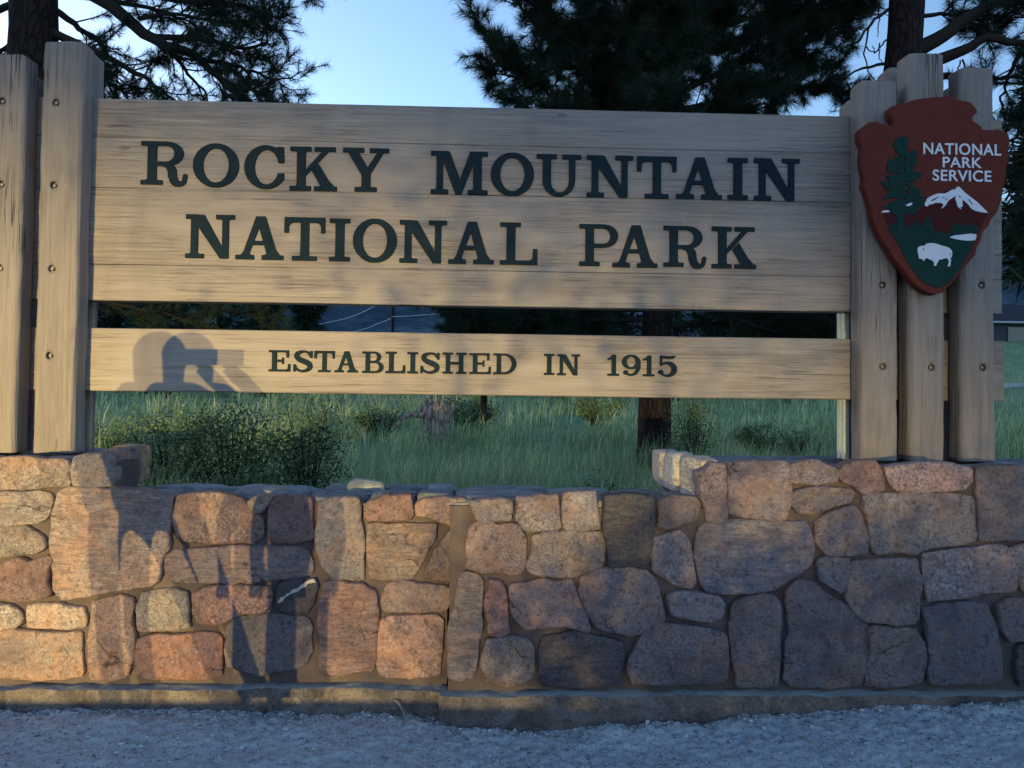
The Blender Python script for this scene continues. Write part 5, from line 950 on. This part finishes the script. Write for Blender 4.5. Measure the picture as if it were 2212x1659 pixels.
em = NT('headlight lens', 0.2, 0.5); em.col((0.9, 0.85, 0.7)); em.b.inputs['Emission Color'].default_value = (1, .8, .5, 1); em.b.inputs['Emission Strength'].default_value = 8
for sx in (-1, 1):
    v, f = tube([(LX+sx*.72, LY-.3, LZ), (LX+sx*.72, LY-.12, LZ), (LX+sx*.72, LY-.06, LZ)], [.09, .1, .06], 16); h = mesh('headlight', v, f, em.m, car, True)
    ld = bpy.data.lights.new('headlight_beam', 'SPOT'); ld.energy = 37000; ld.color = (1.0, 0.79, 0.27); ld.shadow_soft_size = 0.07; ld.spot_size = R(18.5); ld.spot_blend = 1.0
    lo = bpy.data.objects.new('headlight_beam', ld); COL.objects.link(lo); src = Vector((LX+sx*.72, LY+.02, LZ)); lo.location = src
    aim = Vector((-3.7, 0, 0.5)); lo.rotation_euler = (src-aim).to_track_quat('Z', 'Y').to_euler(); lo.scale = (1.0, 0.372, 1.0)
def person(x, y, H, label, seed, pose, cols, cw=1.0, zc=0.93):
    k = H/1.75; t = thing('person', (x, y, 0.0), label, 'person')
    J = {'pel': (0, 0, .95), 'sp': (0, .01, 1.15), 'ch': (0, .0, 1.35), 'nk': (0, .01, 1.49), 'hd': (0, .02, 1.58), 'tp': (0, .03, 1.68), 'hl': (-.11, 0, .9), 'kl': (-.19, .03, .5), 'al': (-.24, -.02, .08), 'tl': (-.25, .14, .04), 'hr': (.11, 0, .9), 'kr': (.19, .03, .5), 'ar': (.24, -.02, .08), 'tr': (.25, .14, .04), 'sl': (-.17, 0, 1.42), 'sr': (.17, 0, 1.42)}
    if pose == 'photo': J.update({'el': (-.15, .22, 1.27), 'wl': (.10, .34, 1.52), 'er': (.47, .10, 1.25), 'wr': (.27, .33, 1.55)})
    else: J.update({'el': (-.24, .0, 1.13), 'wl': (-.22, .08, .88), 'er': (.24, .0, 1.13), 'wr': (.22, .08, .88)})
    rad = {'pel': .155, 'sp': .15, 'ch': .165, 'nk': .06, 'hd': .088, 'tp': .078, 'hl': .085, 'kl': .06, 'al': .05, 'tl': .04, 'hr': .085, 'kr': .06, 'ar': .05, 'tr': .04, 'sl': .075, 'sr': .075, 'el': .052, 'wl': .036, 'er': .052, 'wr': .036}
    E2 = [('pel', 'sp'), ('sp', 'ch'), ('ch', 'nk'), ('nk', 'hd'), ('hd', 'tp'), ('pel', 'hl'), ('hl', 'kl'), ('kl', 'al'), ('al', 'tl'), ('pel', 'hr'), ('hr', 'kr'), ('kr', 'ar'), ('ar', 'tr'), ('ch', 'sl'), ('sl', 'el'), ('el', 'wl'), ('ch', 'sr'), ('sr', 'er'), ('er', 'wr')]
    for s, n_ in ((-1, 'l'), (1, 'r')):
        w = np.array(J['w'+n_]); 
        for q in range(4):
            a, b = f'f{n_}{q}a', f'f{n_}{q}b'; d = np.array([-s*.03 if pose == 'photo' else 0, .05, .045]) if pose == 'photo' else np.array([0, .02, -.09])
            J[a] = tuple(w+np.array([0, (q-1.5)*.0, 0])+d*.8+np.array([(q-1.5)*.019, 0, 0])); J[b] = tuple(np.array(J[a])+d*.55); rad[a] = rad[b] = .009; E2 += [('w'+n_, a), (a, b)]
        a = f'th{n_}'; J[a] = tuple(w+np.array([-s*.05, .03, .0])); rad[a] = .011; E2.append(('w'+n_, a))
    if pose != 'photo': J = {n_: ((c[0]*.4 if c[2] < .92 and n_[0] in 'kat' else c[0]), c[1], c[2]) for n_, c in J.items()}
    lean = (lambda z: .34*max(0, 1-z/1.38)) if pose == 'photo' else (lambda z: 0.0)
    J = {n_: (c[0]+lean(c[2]), c[1], c[2]) for n_, c in J.items()}
    names = list(J); me = bpy.data.meshes.new('body'); me.from_pydata([tuple(c*k for c in J[n_]) for n_ in names], [(names.index(a), names.index(b)) for a, b in E2], []); me.materials.append(cols[0])
    o = link('body', me, t, (x, y, 0.0)); bm_ = o.modifiers.new('skin', 'SKIN'); bm_.use_smooth_shade = True
    for n_, sv in zip(names, me.skin_vertices[0].data): sv.radius = (rad[n_]*k, rad[n_]*k*(.72 if n_ in ('pel', 'sp', 'ch') else 1)); sv.use_root = (n_ == 'pel')
    ss = o.modifiers.new('sub', 'SUBSURF'); ss.levels = 1; ss.render_levels = 2
    cv = []
    for zz, rx, ry in ((zc, .175, .16), (zc+.04, .18, .165), (zc+.05, .18, .16), (max(1.0, zc+.06), .18, .15), (1.3, .20, .14), (1.44, .17, .1), (1.5, .07, .07)):
        for p in np.arange(20)*2*math.pi/20: cv.append((x+lean(zz)*k+rx*k*cw*math.cos(p)*(1+.05*math.sin(5*p+seed)), y+ry*k*math.sin(p), zz*k))
    mesh('coat', cv, [(i*20+j, i*20+(j+1) % 20, (i+1)*20+(j+1) % 20, (i+1)*20+j) for i in range(6) for j in range(20)], cols[0], t, True)
    a = []
    for i in range(7):
        th = i/6*1.75; zz = 1.62+.115*math.cos(th); rr = .128*math.sin(th)+.002
        if i == 6: zz, rr = 1.44, .115
        a.append((zz, rr))
    v = [((rr*math.cos(p)*k)+x, (rr*1.12*math.sin(p)*k)+y+.01*k, zz*k) for zz, rr in a for p in np.arange(16)*2*math.pi/16]; f = [(i*16+j, (i+1)*16+j, (i+1)*16+(j+1) % 16, i*16+(j+1) % 16) for i in range(6) for j in range(16)]; mesh('hair', v, f, cols[1], t, True)
    return t
d_ps = 4.35; fr = d_ps/(-LY); xp_ = hb.x+(LX-hb.x)*fr; ztop = LZ+(px(370, 716, 0).z-LZ)*(1-fr)
cl1 = mat_flat('dark jacket', (0.05, 0.055, 0.07), 0.9); hr1 = mat_flat('brown hair', (0.05, 0.035, 0.025), 0.7)
p1 = person(xp_-0.02, -d_ps, (ztop-0.0)/1.735*1.75, 'person in a dark jacket standing with both arms raised to hold a phone', 1, 'photo', (cl1, hr1))
kk = ztop/1.735; mb = MB(); mb.box((xp_+.13, -d_ps+.40*kk, 1.58*kk), (xp_+.29, -d_ps+.41*kk, 1.66*kk)); tag(mb.build('phone', M['glass']), 'flat black phone held up in both hands', 'phone')
hc = px(612, 1200, WL); fr2 = (d_ps+WL+0.45)/(-LY+WL); x2 = hc.x+(LX-hc.x)*fr2
person(x2, -d_ps-0.45, 1.22, 'child in a dark jacket standing with arms hanging down', 2, 'stand', (cl1, hr1), 1.0, 0.2)

# bushes and a thin sapling behind the camera, in the path of the beams
def beam_x(xw, dist): return xw+(LX-xw)*dist/(-LY)
for k, (xw, dist, h, w, lab) in enumerate(((0.45, 17, 0.88, 1.0, 'ragged bush at the edge of the lay-by facing the wall step'), (1.25, 18, 0.96, 1.1, 'taller ragged bush at the edge of the lay-by facing the right raised wall'), (2.15, 17.5, 0.9, 1.1, 'ragged bush at the edge of the lay-by facing the right posts'), (2.9, 18, 1.0, 1.1, 'wide ragged bush at the far edge of the lay-by'))):
    x = beam_x(xw, dist); y = -dist; t = shrub('bush', x, 2.0, w, h, 'leaf', lab, 700+k, 2600, 0.05); t.location = (x, y, 0.0)
x = beam_x(0.4, 20); y = -20.0; rs = np.random.default_rng(77); L = []
for k in range(15):
    z = 1.0+k*0.12; a = rs.uniform(0, 6.28); ln = rs.uniform(0.5, 1.5); L.append(np.array([(x, y, z), (x+math.cos(a)*ln*.5, y+math.sin(a)*ln*.4, z+.25), (x+math.cos(a)*ln, y+math.sin(a)*ln*.7, z+.4)]))
sap = thing('sapling', (x, y, 0.0), 'thin leafy sapling standing at the far side of the lay-by', 'tree'); mb = MB(); mb.tube([(x, y, -0.05), (x, y, 1.5), (x+.05, y, 3.0)], [.035, .028, .01], 7)
for P in L: mb.tube(P, [.014, .01, .005], 5)
mb.build('trunk', M['twig'], sap, True); n = 700; pts = np.concatenate([P[1:]+0 for P in L]); c = pts[rs.integers(0, len(pts), n)]+rs.normal(size=(n, 3))*np.array([.22, .22, .14])
d = rs.normal(size=(n, 3)); d /= np.linalg.norm(d, axis=1)[:,None]; q = np.cross(d, rs.normal(size=(n, 3))); q /= np.linalg.norm(q, axis=1)[:,None]; v = np.stack([c, c+d*.035+q*.024, c+d*.07, c+d*.035-q*.024], 1).reshape(-1, 3); mesh('crown', v, np.arange(n*4).reshape(-1, 4), M['leaf'], sap)
